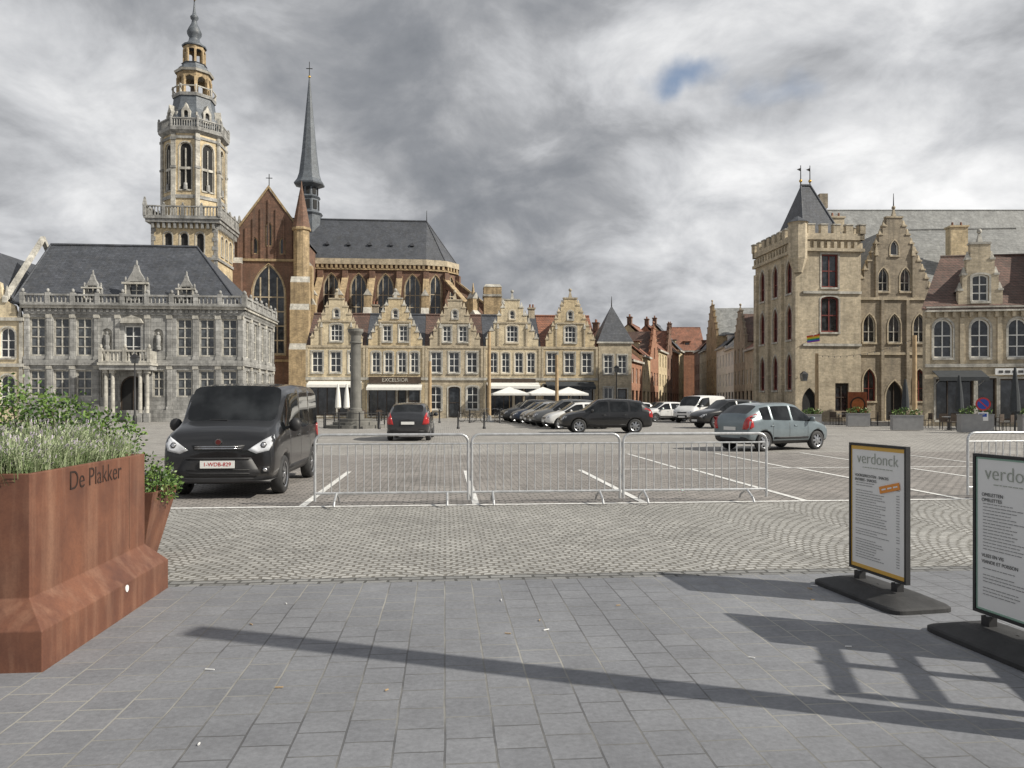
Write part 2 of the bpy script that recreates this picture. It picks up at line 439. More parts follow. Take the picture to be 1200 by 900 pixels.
nt.links.new(mixc(nt, f, (.33,.32,.3), (.8,.8,.78)), bs.inputs['Base Color']); bs.inputs['Roughness'].default_value = .7
def line(x0, x1, y0, y1):
    sheet('road_marking', [(x0,y0),(x1,y0),(x1,y1),(x0,y1)], .011, lm, 'worn white painted parking line')
line(-14, 17, 11.74, 11.86)
for i in range(-3, 6):
    x = -2.15+2.63*i
    line(x-.055, x+.055, 11.865, 17.6)
line(4, 17, 17.61, 17.72)
for x in (5.5, 8.2, 10.9, 13.6): line(x-.05, x+.05, 17.73, 22.8)
def grit():
    b = MB()
    for i in range(16):
        x = R.uniform(-2.2, 2.6); y = R.uniform(3.5, 6.6); a = R.uniform(0, 3.1); l = R.uniform(.01, .035)
        b.xf = T(x, y, .02) @ RZ(a); b.box(-l, l, -.003, .003, -.004, .002, WP if i % 2 else PWD)
    o = b.obj('litter'); o['kind'] = 'stuff'; o['label'] = 'scattered twigs and stubs on the pavement'; o['category'] = 'litter'
grit()

# ------------------------------------------------------------------ town hall
def town_hall():
    t = thing('town_hall', 'grey stone renaissance town hall with slate roof and balustrade', 'town hall', (-37.07, 58.6, 0), A5)
    w = 16.04; dep = 11.
    xs = [.85, 2.6, 4.25, 11.7, 13.4, 15.1]
    wins = []
    cw = dict(fm=STL, t=.12, gm=GLs)
    for x in xs:
        wins += [(x, 5.05, 1.2, 2.95, 'rect', 2, 4, cw), (x, 1.9, 1.2, 2.1, 'rect', 2, 3, cw)]
    for x in (5.95, 9.75): wins += [(x, 1.9, .9, 2.1, 'rect', 2, 3, cw)]
    wins += [(7.85, 5.0, 1.25, 2.4, 'rect', 2, 3, dict(fm=WF)), (7.85, 0.05, 1.9, 3.5, 'round', 2, 1, dict(fm=DW, gm=DK, name='door'))]
    wins += [(5.95, 5.5, .75, 1.7, 'round', 1, 1, dict(fm=ST, gm=STL, name='niche')), (9.75, 5.5, .75, 1.7, 'round', 1, 1, dict(fm=ST, gm=STL, name='niche'))]
    wallface(t, I4, rect(w, 8.7), wins, ST, .4)
    wr = [(x, z, 1.1, h, 'rect', 2, n, cw) for x in (1.5, 4.1, 6.7, 9.3) for z, h, n in ((5.05, 2.95, 4), (1.9, 2.1, 3))]
    wallface(t, side_M(w) @ T(.4, 0), rect(dep-.4, 8.7), wr, ST, .38)
    b = MB(); b.box(0.01, .35, .41, dep, 0, 8.6, ST); b.box(.36, w-.4, dep-.4, dep-.01, 0, 8.6, ST); b.obj('rear_wall', t)
    b = MB()
    for M, L in ((I4, w), (side_M(w), dep)):
        b.xf = M
        b.box(-.12, L+.12, -.14, -.003, 0, .9, ST)
        b.box(-.1, L+.16, -.16, -.003, 4.35, 4.75, ST)
        b.box(-.1, L+.16, -.12, -.003, 8.25, 8.69, ST)
        b.box(-.2, L+.35, -.35, .5, 8.703, 8.9, STL)
        b.box(-.2, L+.42, -.45, .5, 8.904, 9.02, ST)
        px = [.08, 1.72, 3.42, 5.2, 6.75, 8.95, 10.6, 12.55, 14.25, 15.95] if L == w else [.1, 2.8, 5.4, 8, 10.9]
        for x in px:
            for z0, z1 in ((.9, 4.34), (4.76, 8.24)):
                b.box(x-.17, x+.17, -.08, -.003, z0, z1, ST)
                b.box(x-.22, x+.22, -.12, -.003, z1-.28, z1-.01, STL); b.box(x-.22, x+.22, -.12, -.003, z0+.005, z0+.25, ST)
        for k in range(int(L/.42)):
            b.box(.1+k*.42, .28+k*.42, -.24, -.125, 8.45, 8.68, ST)
    b.obj('cornice', t)
    b = MB(); balustrade(b, -.1, w+.25, -.2, 9.025, .75, ST, .3, .34, 1.75)
    b.xf = side_M(w); balustrade(b, .3, dep, -.18, 9.03, .75, ST, .3, .34, 1.75)
    b.obj('balustrade', t)
    roof_hip(t, -1.3, w, 0, dep, 9.05, 14.6, .3, 4.9, SL, over=-.15)
    b = MB()
    for s in (0, 1):
        y0, y1 = (-.1, 5.5) if s == 0 else (11, 5.5)
        b.add([(-1.65,y0,9.1),(-1.3,y0,9.1),(-1.3,y1,14.9),(-1.65,y1,14.9),(-1.65,y0,9.5),(-1.3,y0,9.5),(-1.3,y1,15.3),(-1.65,y1,15.3)],
              [(0,1,2,3),(4,5,6,7),(0,1,5,4),(1,2,6,5),(2,3,7,6),(3,0,4,7)], STL)
    b.obj('gable_coping', t)
    for x, s in ((4.75, .78), (8.0, 1.05), (11.75, .78)):
        ww = .88*s
        out = [(-ww, 0), (ww, 0), (ww, 1.5*s), (ww*.72, 1.7*s), (ww*.5, 2.05*s), (ww*.26, 2.4*s), (ww*.12, 2.85*s), (-ww*.12, 2.85*s), (-ww*.26, 2.4*s), (-ww*.5, 2.05*s), (-ww*.72, 1.7*s), (-ww, 1.5*s)]
        b = MB(); b.xf = T(x, .25, 9.15)
        b.poly(out, [opening(-ww*.5, .35, ww, 1.3*s, 'rect')], 0, .3, ST)
        b.box(-ww*.5, ww*.5, .2, .22, .35, .35+1.3*s, GL); b.box(-.04, .04, .12, .198, .35, .35+1.3*s, STL); b.box(-ww*.5, ww*.5, .13, .197, .95*s, .95*s+.07, STL)
        for q in (-1, 1):
            b.cyl((q*ww*.8, -.14, .2), (q*ww*.8, -.14, 1.35*s), .09, .07, STL, 8)
            b.ball((q*ww*.88, .1, 1.8*s), .09, .09, .22, ST, 6, 5)
        b.box(-ww*1.08, ww*1.08, -.22, -.005, 1.42*s, 1.56*s, STL); b.box(-ww*1.08, ww*1.08, -.22, -.005, 0, .2, ST)
        b.ball((0, .15, 3.0*s), .09, .09, .26, ST, 6, 5)
        for q in (-1, 1):
            b.add([(0,.3,2.3*s),(q*ww*.95,.3,1.45*s),(q*ww*.95,3.2,1.45*s),(0,3.2,2.3*s)], [(0,1,2,3)], SL)
            b.add([(q*ww*.95,.3,0),(q*ww*.95,.3,1.45*s),(q*ww*.95,3.2,1.45*s)], [(0,1,2)], SL)
        b.obj('dormer', t)
    b = MB()
    for x in (6.35, 6.85, 8.85, 9.35):
        b.box(x-.2, x+.2, -1.35, -.95, 0, .7, ST)
        b.cyl((x, -1.15, .7), (x, -1.15, 3.7), .16, .13, STL, 10); b.box(x-.19, x+.19, -1.34, -.96, 3.702, 3.95, STL)
    b.box(6.0, 9.7, -1.5, -.17, 3.952, 4.3, ST); b.box(5.9, 9.8, -1.62, -.17, 4.303, 4.5, STL)
    b.obj('portal', t)
    b = MB(); balustrade(b, 6.1, 9.6, -1.42, 4.51, .95, STL, .28, .25, 1.7)
    for x in (6.1, 9.6): b.box(x-.09, x+.09, -1.3, -.17, 4.51, 5.4, STL)
    b.obj('balcony', t)
    b = MB()
    b.poly([(7.0, 7.6), (8.7, 7.6), (8.5, 7.95), (7.2, 7.95)], [], -.3, .29, STL)
    b.poly([(7.2, 7.97), (8.5, 7.97), (7.85, 8.2)], [], -.28, .27, STL); b.obj('pediment', t)
    for x in (5.95, 9.75):
        b = MB(); b.rev([(.2, 5.55), (.22, 5.75), (.15, 5.9), (.2, 6.4), (.17, 6.65), (.05, 6.72)], x, .02, ST, 8); b.ball((x, .02, 6.83), .1, .1, .13, ST, 8, 6)
        b.obj('statue', t)
town_hall()

def brick_neighbour():
    w = 8.6
    o = Vector((-37.07, 58.6, 0)) - U*(w+.12)
    t = thing('brick_town_house', 'yellow brick renaissance building with scrolled gable and arched windows', 'building', o, A5)
    out = [(0,0),(w,0),(w,7.9),(w-.5,7.95),(w-.7,8.9),(w-1.5,9.3),(w-1.7,10.6),(w-2.7,11.1),(w-2.9,12.4),(w-3.8,13.),(w-4.,14.2),(4.0,14.2),(3.8,13.),(2.9,12.4),(2.7,11.1),(1.7,10.6),(1.5,9.3),(.7,8.9),(.5,7.95),(0,7.9)]
    wins = [(x, z, 1.1, h, 'round', 2, 3) for x in (1.2, 3.2, 5.3, 7.4) for z, h in ((4.9, 2.3), (1.3, 2.3))] + [(4.3, 8.9, 1.2, 1.9, 'round', 2, 3), (2.7, 8.6, .8, 1.3, 'rect', 2, 2), (5.9, 8.6, .8, 1.3, 'rect', 2, 2)]
    wallface(t, I4, out, wins, YB2, .35, trim=STL)
    sidewalls(t, w, 11, 7.9, 7.9, YB2, False)
    roof_y(t, w, 10.5, 7.95, 13.6, SL, 0, .36)
    b = MB()
    for z in (4.2, 7.7): b.box(-.1, w+.05, -.2, -.04, z, z+.25, STL)
    for x in (2.2, 4.25, 6.35, 8.4): 
        b.box(x-.12, x+.12, -.1, -.003, .5, 4.19, STL); b.box(x-.12, x+.12, -.1, -.003, 4.46, 7.69, STL)
    for x, z in ((.35, 8.), (1.3, 9.4), (w-.35, 8.), (w-1.3, 9.4), (w-2.5, 11.2), (2.5, 11.2)): b.taper(x-.14, x+.14, 0, .28, z, z+1., .12, STL)
    b.obj('cornice', t)
brick_neighbour()

# ------------------------------------------------------------------ belfry
def belfry():
    t = thing('belfry_tower', 'tall yellow brick belfry with octagonal stage, galleries and lantern spire', 'belfry', (-41.93, 89.35, 0), A5)
    s = 7.4; H = 22.6
    wf = [(x, 18.9, .95, 2.4, 'round', 1, 1, dict(fm=STL, gm=DK)) for x in (1.9, 3.7, 5.5)] + [(3.7, 14.5, 1., 2.4, 'round', 2, 2)]
    wallface(t, I4, rect(s, H), wf, YB, .5, t=.1, trim=STL)
    wallface(t, side_M(s) @ T(.5, 0), rect(s-.5, H), [(q[0]-.25,)+q[1:] for q in wf], YB, .5, t=.1, trim=STL)
    b = MB(); b.box(.01, .5, .51, s, 0, H-.02, YB); b.box(.51, s-.51, s-.5, s-.01, 0, H-.02, YB); b.obj('rear_wall', t)
    b = MB()
    for M in (I4, side_M(s)):
        b.xf = M
        for k in range(0, 44): 
            z = k*.52; L = .5 if k % 2 else .32
            b.box(-.03, L, -.04, -.003, z, z+.48, ST); b.box(s-L, s+.03, -.04, -.003, z, z+.48, ST)
        b.box(-.1, s+.1, -.15, -.05, 18.1, 18.4, ST)
        for i in range(12): b.box(.15+i*.62, .42+i*.62, -.4, -.045, 21.7, 22.3, ST)
    b.obj('quoins', t)
    b = MB()
    b.box(-.5, s+.5, -.5, s+.5, 22.35, 22.75, ST); b.box(-.65, s+.65, -.65, s+.65, 22.753, 23.0, ST)
    for M in (I4, side_M(s), T(s, s) @ RZ(rad(180)), left_M(s)):
        b.xf = M; balustrade(b, -.55, s+.55, -.5, 23.003, 1.25, ST, .35, .35, 2.1, .2)
        b.taper(-.75, -.3, -.75, -.3, 24.2, 25.2, .15, ST)
    b.obj('gallery', t)
    AP = 3.25; c = s/2; fw = 2*AP*math.tan(rad(22.5)); z0 = 23.02
    for k in range(8):
        M = T(c, c) @ RZ(k*rad(45)) @ T(-fw/2, -AP)
        ww = [(fw/2, 26.4, 1.4, 5.6, 'round', 1, 1, dict(fm=STL, gm=DK))] if k in (7, 0, 1, 2) else []
        wallface(t, M, [(0, z0), (fw, z0), (fw, 33.1), (0, 33.1)], ww, YB, .35, t=.1, trim=STL)
    b = MB()
    for k in range(8):
        b.xf = T(c, c) @ RZ(k*rad(45)) @ T(-fw/2, -AP)
        b.box(-.26, .26, -.16, .1, 23.1, 33.0, STL); b.box(-.32, .32, -.24, .1, 32.2, 32.5, ST); b.box(-.32, .32, -.24, .1, 28.9, 29.15, ST)
        b.box(.27, fw-.27, -.12, -.04, 25.4, 25.8, ST); b.box(.27, fw-.27, -.12, -.04, 32.4, 32.7, ST)
        b.box(fw/2-.68, fw/2+.68, .05, .19, 28.8, 29.1, STL); b.box(fw/2-.06, fw/2+.06, .06, .18, 26.45, 31.3, STL); b.cyl((fw/2, .02, 26.4), (fw/2, .02, 27.2), .28, .22, ST, 6)
    b.obj('pilaster', t)
    b = MB(); q = rad(22.5)
    b.rev([(3.55, 33.), (4.0, 33.3), (4.05, 33.6), (2.9, 33.62)], c, c, ST, 8, q)
    for k in range(8):
        b.xf = T(c, c) @ RZ(k*rad(45)) @ T(-1.5, -3.62)
        balustrade(b, 0, 3.0, 0, 33.62, 1.1, ST, .3, .28, 3.0, .16)
    b.obj('gallery', t)
    b = MB()
    b.rev([(3.1, 33.6), (3.1, 34.6), (3.25, 34.7), (3.1, 35.4), (2.65, 36.3), (2.4, 37.2), (2.3, 38.)], c, c, SLB, 8, q)
    for k in range(8):
        b.xf = T(c, c) @ RZ(k*rad(45)) @ T(0, -3.0)
        b.poly([(-.5, 34.6), (.5, 34.6), (.5, 35.8), (.2, 36.2), (0, 36.7), (-.2, 36.2), (-.5, 35.8)], [opening(-.25, 34.9, .5, .9, 'round')], -.12, .8, STL)
        b.box(-.27, .27, .1, .15, 34.8, 35.85, DK)
        b.xf = T(c, c) @ RZ(q+k*rad(45)); b.box(2.4, 3.1, -.1, .1, 34.7, 35.7, STL)
    b.obj('cupola', t)
    b = MB()
    b.rev([(2.45, 37.9), (2.55, 38.25), (1.3, 38.27), (1.3, 38.3)], c, c, ST, 8, q)
    for k in range(8):
        a = q+k*rad(45); b.xf = T(c, c) @ RZ(a); b.box(1.65, 2.02, -.18, .18, 38.26, 40.4, OB); b.box(2.28, 2.48, -.09, .09, 38.26, 39.25, STL)
        b.xf = T(c, c) @ RZ(k*rad(45)) @ T(0, -1.82)
        b.poly([(-.75, 39.9), (-.53, 39.9), (-.43, 40.3), (0, 40.55), (.43, 40.3), (.53, 39.9), (.75, 39.9), (.75, 41.), (-.75, 41.)], [], 0, .2, OB)
        b.box(-.8, .8, -.6, -.5, 38.95, 39.08, STL)
    b.xf = I4.copy()
    b.rev([(.45, 38.3), (.45, 40.4)], c, c, DW, 8, q)
    b.rev([(2.2, 41.), (2.3, 41.25), (1.95, 41.35)], c, c, STL, 8, q)
    b.rev([(1.9, 41.36), (1.75, 41.8), (1.42, 42.0), (1.38, 42.2), (1.5, 42.3), (.3, 42.32)], c, c, SLB, 8, q)
    b.obj('lantern', t)
    b = MB()
    for k in range(8):
        b.xf = T(c, c) @ RZ(q+k*rad(45)); b.box(1.06, 1.3, -.12, .12, 42.3, 44., OB)
        b.xf = T(c, c) @ RZ(k*rad(45)) @ T(0, -1.16); b.poly([(-.47, 43.7), (-.22, 44.), (.22, 44.), (.47, 43.7), (.47, 44.4), (-.47, 44.4)], [], 0, .15, OB)
    b.xf = I4.copy()
    b.rev([(.25, 42.3), (.25, 44.)], c, c, DW, 8, q)
    b.rev([(1.4, 44.4), (1.45, 44.55), (1.05, 44.8), (.68, 45.2), (.58, 45.6), (.82, 46.), (.86, 46.35), (.62, 46.9), (.35, 47.4), (.28, 47.8), (.46, 48.), (.48, 48.25), (.24, 48.5), (.13, 49.2), (.06, 50.2)], c, c, SLB, 10, q, True)
    b.obj('lantern', t)
    b = MB(); b.cyl((c, c, 50.), (c, c, 52.2), .08, .05, DK, 6); b.cyl((c-.5, c, 51.3), (c+.5, c, 51.3), .06, .06, DK, 6); b.ball((c, c, 50.5), .25, .25, .25, GOLD)
    b.obj('weather_vane', t)
belfry()

# ------------------------------------------------------------------ church
def church():
    t = thing('gothic_church', 'brick gothic church with slate choir roof, flying buttresses and slender spire', 'church', (-35.3, 97.6, 0), A5)
    w = 8.6; e = 22.6; pk = 28.6
    out = [(0,0),(w,0),(w,e),(w/2,pk),(0,e)]
    b3 = dict(fm=OB, t=.16, trim=None)
    wins = [(4.3, 7.5, 4.2, 11.6, 'point', 4, 5, dict(fm=TB, t=.22, trim=OB)),
            (2.6, 20.3, .8, 2.2, 'point', 1, 1, b3), (4.3, 21.3, .9, 3.2, 'point', 2, 1, b3), (6., 20.3, .8, 2.2, 'point', 1, 1, b3)]
    wallface(t, I4, out, wins, RB, .7)
    b = MB()
    for s in (-1, 1):
        x0 = w/2+s*(w/2+.1)
        b.add([(x0,-.1,e),(x0,.8,e),(w/2,.8,pk+.1),(w/2,-.1,pk+.1),(x0,-.1,e+.4),(x0,.8,e+.4),(w/2,.8,pk+.5),(w/2,-.1,pk+.5)],
              [(0,1,2,3),(4,5,6,7),(0,3,7,4),(1,2,6,5),(0,1,5,4)], OB)
    b.cyl((w/2, .3, pk+.5), (w/2, .3, pk+2.), .06, .06, DK, 6); b.cyl((w/2-.4, .3, pk+1.5), (w/2+.4, .3, pk+1.5), .05, .05, DK, 6)
    for z in (19.4, 6.6): b.box(-.1, w+.1, -.16, -.003, z, z+.3, OB)
    for i in range(9):
        x = .5+i*.95; hh = 22.3+5.6*(1-abs(x-w/2)/(w/2)); b.box(x-.09, x+.09, -.12, -.003, 19.75, hh-.6, RB)
    b.obj('gable_coping', t)
    wallface(t, side_M(w) @ T(.72, 0), rect(8.8, e-.3), [(5, 12.5, 2.2, 7.5, 'point', 3, 4, dict(fm=TB, t=.14, trim=OB))], RB, .6)
    b = MB(); b.box(.01, .6, .71, 28, 0, e-.3, RB); b.box(w-.6, w-.01, 19.3, 28, 0, e-.3, RB); b.poly(out, [], 28, .5, RB); b.obj('rear_wall', t)
    roof_y(t, w, 27.4, e-.1, pk-.1, SL, 0, .71, over=.15)
    b = MB(); b.rev([(1.15, 0), (1.15, 15.5), (1.0, 16), (1.0, 23.2), (1.2, 23.3), (1.2, 23.6), (.95, 23.7)], w-.1, -.5, OB, 8, rad(22.5))
    b.rev([(1.15, 23.6), (.12, 28.9), (.04, 29.6)], w-.1, -.5, RB, 8, rad(22.5)); b.obj('stair_turret', t)
    def butt(x, y, ang, wd, levels, d0, mat=OB):
        b = MB(); b.xf = T(x, y) @ RZ(ang); z = 0; d = d0
        for i, (z1, dd) in enumerate(levels):
            b.box(-wd/2, wd/2, -d, 0, z, z1, mat)
            nx = dd; b.add([(-wd/2,-d,z1),(wd/2,-d,z1),(wd/2,-nx,z1+.8),(-wd/2,-nx,z1+.8),(-wd/2,0,z1),(wd/2,0,z1),(wd/2,0,z1+.8),(-wd/2,0,z1+.8)],
                           [(0,1,2,3),(3,2,6,7),(0,3,7,4),(1,2,6,5)], STL)
            z = z1; d = nx
        return b.obj('buttress', t)
    butt(w-.05, -1.4, 0, 2.3, [(8, 1.0), (13, .6), (16.5, .1)], 1.6)
    butt(w+.3, .9, rad(90), 1.2, [(8, 1.2), (14, .8), (19, .1)], 1.8)
    butt(.4, -.1, 0, 1.4, [(8, 1.2), (14, .8), (19, .1)], 1.8, RB)
    y0, y1 = 9.6, 18.9; yc = (y0+y1)/2; xe = 24.; r = (y1-y0)/2; er = 21.3; rz = 28.2
    nb = 4; bw = (xe-w-.3)/nb
    bays = [w+.3+bw*(i+.5) for i in range(nb)]
    tw = dict(fm=TB, t=.17, trim=OB)
    cw = [(x-w, 13.2, 2.3, 6.4, 'point', 3, 3, tw) for x in bays]
    wallface(t, T(w, y0), [(0,0),(xe-w,0),(xe-w,er),(0,er)], cw, RB, .6)
    na = 5; angs = [-90+180*i/na for i in range(na+1)]
    pts = [(xe+r*math.cos(rad(a)), yc+r*math.sin(rad(a))) for a in angs]
    for (ax, ay), (bx, by) in list(zip(pts[:-1], pts[1:])):
        L = math.hypot(bx-ax, by-ay); M = T(ax, ay) @ RZ(math.atan2(by-ay, bx-ax))
        wallface(t, M, [(0,0),(L,0),(L,er),(0,er)], [(L/2, 13.2, 1.75, 6.4, 'point', 2, 3, tw)], RB, .5)
    b = MB(); b.box(w, xe, y1-.5, y1, 0, er, RB); b.obj('rear_wall', t)
    b = MB()
    def par(L, n, x0=0, ext=.1):
        b.box(x0-ext, L+ext, -.35, -.04, er-.45, er+.35, TB); b.box(x0-ext, L+ext, -.25, -.04, er-1.2, er-1.0, OB)
        for i in range(n): 
            x = x0+(L-x0)*(i+.5)/n; b.poly([(x-.16, er-1.), (x+.16, er-1.), (x+.16, er-.46), (x-.16, er-.46)], [], -.3, .26, OB)
    b.xf = T(w, y0); par(xe-w, 24)
    for (ax, ay), (bx, by) in list(zip(pts[:-1], pts[1:])):
        L = math.hypot(bx-ax, by-ay); b.xf = T(ax, ay) @ RZ(math.atan2(by-ay, bx-ax)); par(L, 4)
    b.obj('parapet', t)
    b = MB()
    ez = er+.2; R0 = r+.1
    ap = [(xe+R0*math.cos(rad(a)), yc+R0*math.sin(rad(a)), ez) for a in angs]
    b.face([(4.3,y0,ez),(xe,y0-.1,ez),(xe,yc,rz),(4.3,yc,rz)], SL); b.face([(4.3,y1,ez),(xe,y1,ez),(xe,yc,rz),(4.3,yc,rz)], SL)
    for p, q in zip(ap[:-1], ap[1:]): b.face([p, q, (xe, yc, rz)], SL); b.cyl(q, (xe, yc, rz+.02), .09, .09, SL, 5)
    b.cyl((4.3, yc, rz), (xe, yc, rz), .16, .16, SL, 6); b.cyl((xe, yc, rz), (xe, yc, rz+1.6), .07, .03, DK, 6)
    for i in range(5):
        x = 10+3*i; z = ez+2.4; y = y0+2.4*(yc-y0)/(rz-ez); b.poly([(x-.3, z), (x+.3, z), (x, z+.55)], [], y-.35, .7, SL)
    b.obj('roof', t)
    ya = 3.6; az = 10.8
    aw = [(x-w, 3, 2.3, 6.6, 'point', 3, 3, tw) for x in bays]
    wallface(t, T(w, ya), [(0,0),(xe-w,0),(xe-w,az),(0,az)], aw, RB, .5, name='aisle_wall')
    Ra = yc-ya
    pa = [(xe+Ra*math.cos(rad(a)), yc+Ra*math.sin(rad(a))) for a in angs]
    for i, ((ax, ay), (bx, by)) in enumerate(zip(pa[:-1], pa[1:])):
        L = math.hypot(bx-ax, by-ay); M = T(ax, ay) @ RZ(math.atan2(by-ay, bx-ax))
        wallface(t, M, [(0,0),(L,0),(L,az),(0,az)], [(L/2, 3, 2.4, 6.6, 'point', 3, 3, tw)], RB, .5, name='aisle_wall')
        b = MB(); b.xf = M; b.poly([(L*.15, az), (L*.85, az), (L/2, az+2.4)], [], -.1, .5, RB)
        b.add([(L*.12,-.15,az),(L/2,-.15,az+2.6),(L/2,.5,az+2.6),(L*.12,.5,az)], [(0,1,2,3)], OB); b.add([(L*.88,-.15,az),(L/2,-.15,az+2.6),(L/2,.5,az+2.6),(L*.88,.5,az)], [(0,1,2,3)], OB)
        b.obj('chapel_gable', t)
    b = MB(); b.face([(w,ya,az),(xe,ya,az),(xe,y0,12.6),(w,y0,12.6)], SL)
    for i in range(na): b.face([(*pa[i], az), (*pa[i+1], az), (*pts[i+1], 12.6), (*pts[i], 12.6)], SL)
    b.box(w, xe, ya-.2, ya-.01, az-.4, az+.3, OB); b.obj('aisle_roof', t)
    def fly(x, y, ang, dist, ztop=15.6, wd=.52):
        b = MB(); b.xf = T(x, y) @ RZ(ang)
        b.box(-wd, wd, -dist-1.5, -dist+.6, 0, ztop-2.5, OB)
        b.add([(-wd,-dist-1.5,ztop-2.5),(wd,-dist-1.5,ztop-2.5),(wd,-dist-.7,ztop-1.6),(-wd,-dist-.7,ztop-1.6),(-wd,-dist+.6,ztop-2.5),(wd,-dist+.6,ztop-2.5)],
              [(0,1,2,3),(1,5,2),(0,3,4),(2,5,4,3)], STL)
        b.box(-wd+.04, wd-.04, -dist-.7, -dist+.6, ztop-2.5, ztop, OB)
        b.poly([(-wd-.04, ztop), (wd+.04, ztop), (0, ztop+.9)], [], -dist-.75, 1.4, STL)
        b.taper(-.22, .22, -dist-.3, -dist+.14, ztop+.3, ztop+2.2, .19, OB)
        n = 9; up = []; lo = []
        for i in range(n+1):
            q = i/n; yy = -dist+.6+(dist-.6)*q
            up.append((yy, ztop-1.2+4.6*q)); lo.append((yy, ztop-3.6+5.6*math.sin(q*math.pi/2)))
        for i in range(n):
            (a, za), (c, zc) = up[i], up[i+1]; (_, la), (_, lc) = lo[i], lo[i+1]
            p = [(-.3,a,la),(.3,a,la),(.3,c,lc),(-.3,c,lc),(-.3,a,za),(.3,a,za),(.3,c,zc),(-.3,c,zc)]
            b.add(p, [(0,1,2,3),(4,5,6,7),(1,2,6,5),(3,0,4,7)], RB)
            b.add([(-.42,a,za+.01),(.42,a,za+.01),(.42,c,zc+.01),(-.42,c,zc+.01),(-.42,a,za+.3),(.42,a,za+.3),(.42,c,zc+.3),(-.42,c,zc+.3)], [(0,1,2,3),(4,5,6,7),(1,2,6,5),(3,0,4,7),(0,1,5,4)], OB)
        b.box(-.38, .38, -.5, -.02, 9, er-1.4, RB)
        b.obj('flying_buttress', t)
    for i in range(nb+1): fly(w+.35+bw*i if i else w+.7, y0, 0, y0-ya+.4)
    for i, a in enumerate(angs[1:-1]):
        fly(pts[i+1][0], pts[i+1][1], rad(a+90), Ra-r+.4, wd=.55)
    b = MB(); b.box(32.0, 34.4, 4.5, 7., 0, 17.2, OB); b.box(31.9, 34.5, 4.4, 7.1, 15.9, 16.2, STL); b.taper(31.95, 34.45, 4.45, 7.05, 17.2, 17.6, .3, STL)
    b.add([(29,6,12.5),(32,5.5,13.2),(32,6.1,13.2),(29,6.6,12.5),(29,6,0),(32,5.5,0),(32,6.1,0),(29,6.6,0)], [(0,1,2,3),(0,1,5,4),(1,2,6,5),(2,3,7,6),(3,0,4,7)], RB)
    b.obj('buttress', t)
    cx, cy = 6.95, yc; b = MB(); q = rad(22.5)
    b.rev([(1.75, 26.0), (1.75, 28.6), (2.0, 28.9), (1.6, 29.1), (1.45, 29.2), (1.4, 31.0), (1.65, 31.3), (1.35, 31.5), (1.25, 31.6), (1.2, 32.8), (2.2, 33.1), (2.25, 33.3), (1.8, 33.9), (1.5, 34.8), (1.1, 38), (.2, 47.6), (.07, 49)], cx, cy, SLB, 8, q)
    for k in range(8):
        b.xf = T(cx, cy) @ RZ(k*rad(45)); b.box(-.3, .3, -1.4, -1.2, 29.5, 30.8, DK); b.box(-.26, .26, -1.25, -1.05, 31.7, 32.7, DK)
    b.xf = I4.copy(); b.cyl((cx, cy, 48.5), (cx, cy, 51.2), .07, .05, DK, 6); b.cyl((cx-.45, cy, 50.2), (cx+.45, cy, 50.2), .06, .06, DK, 6); b.ball((cx, cy, 49.), .2, .2, .2, GOLD)
    b.obj('spire', t)
church()

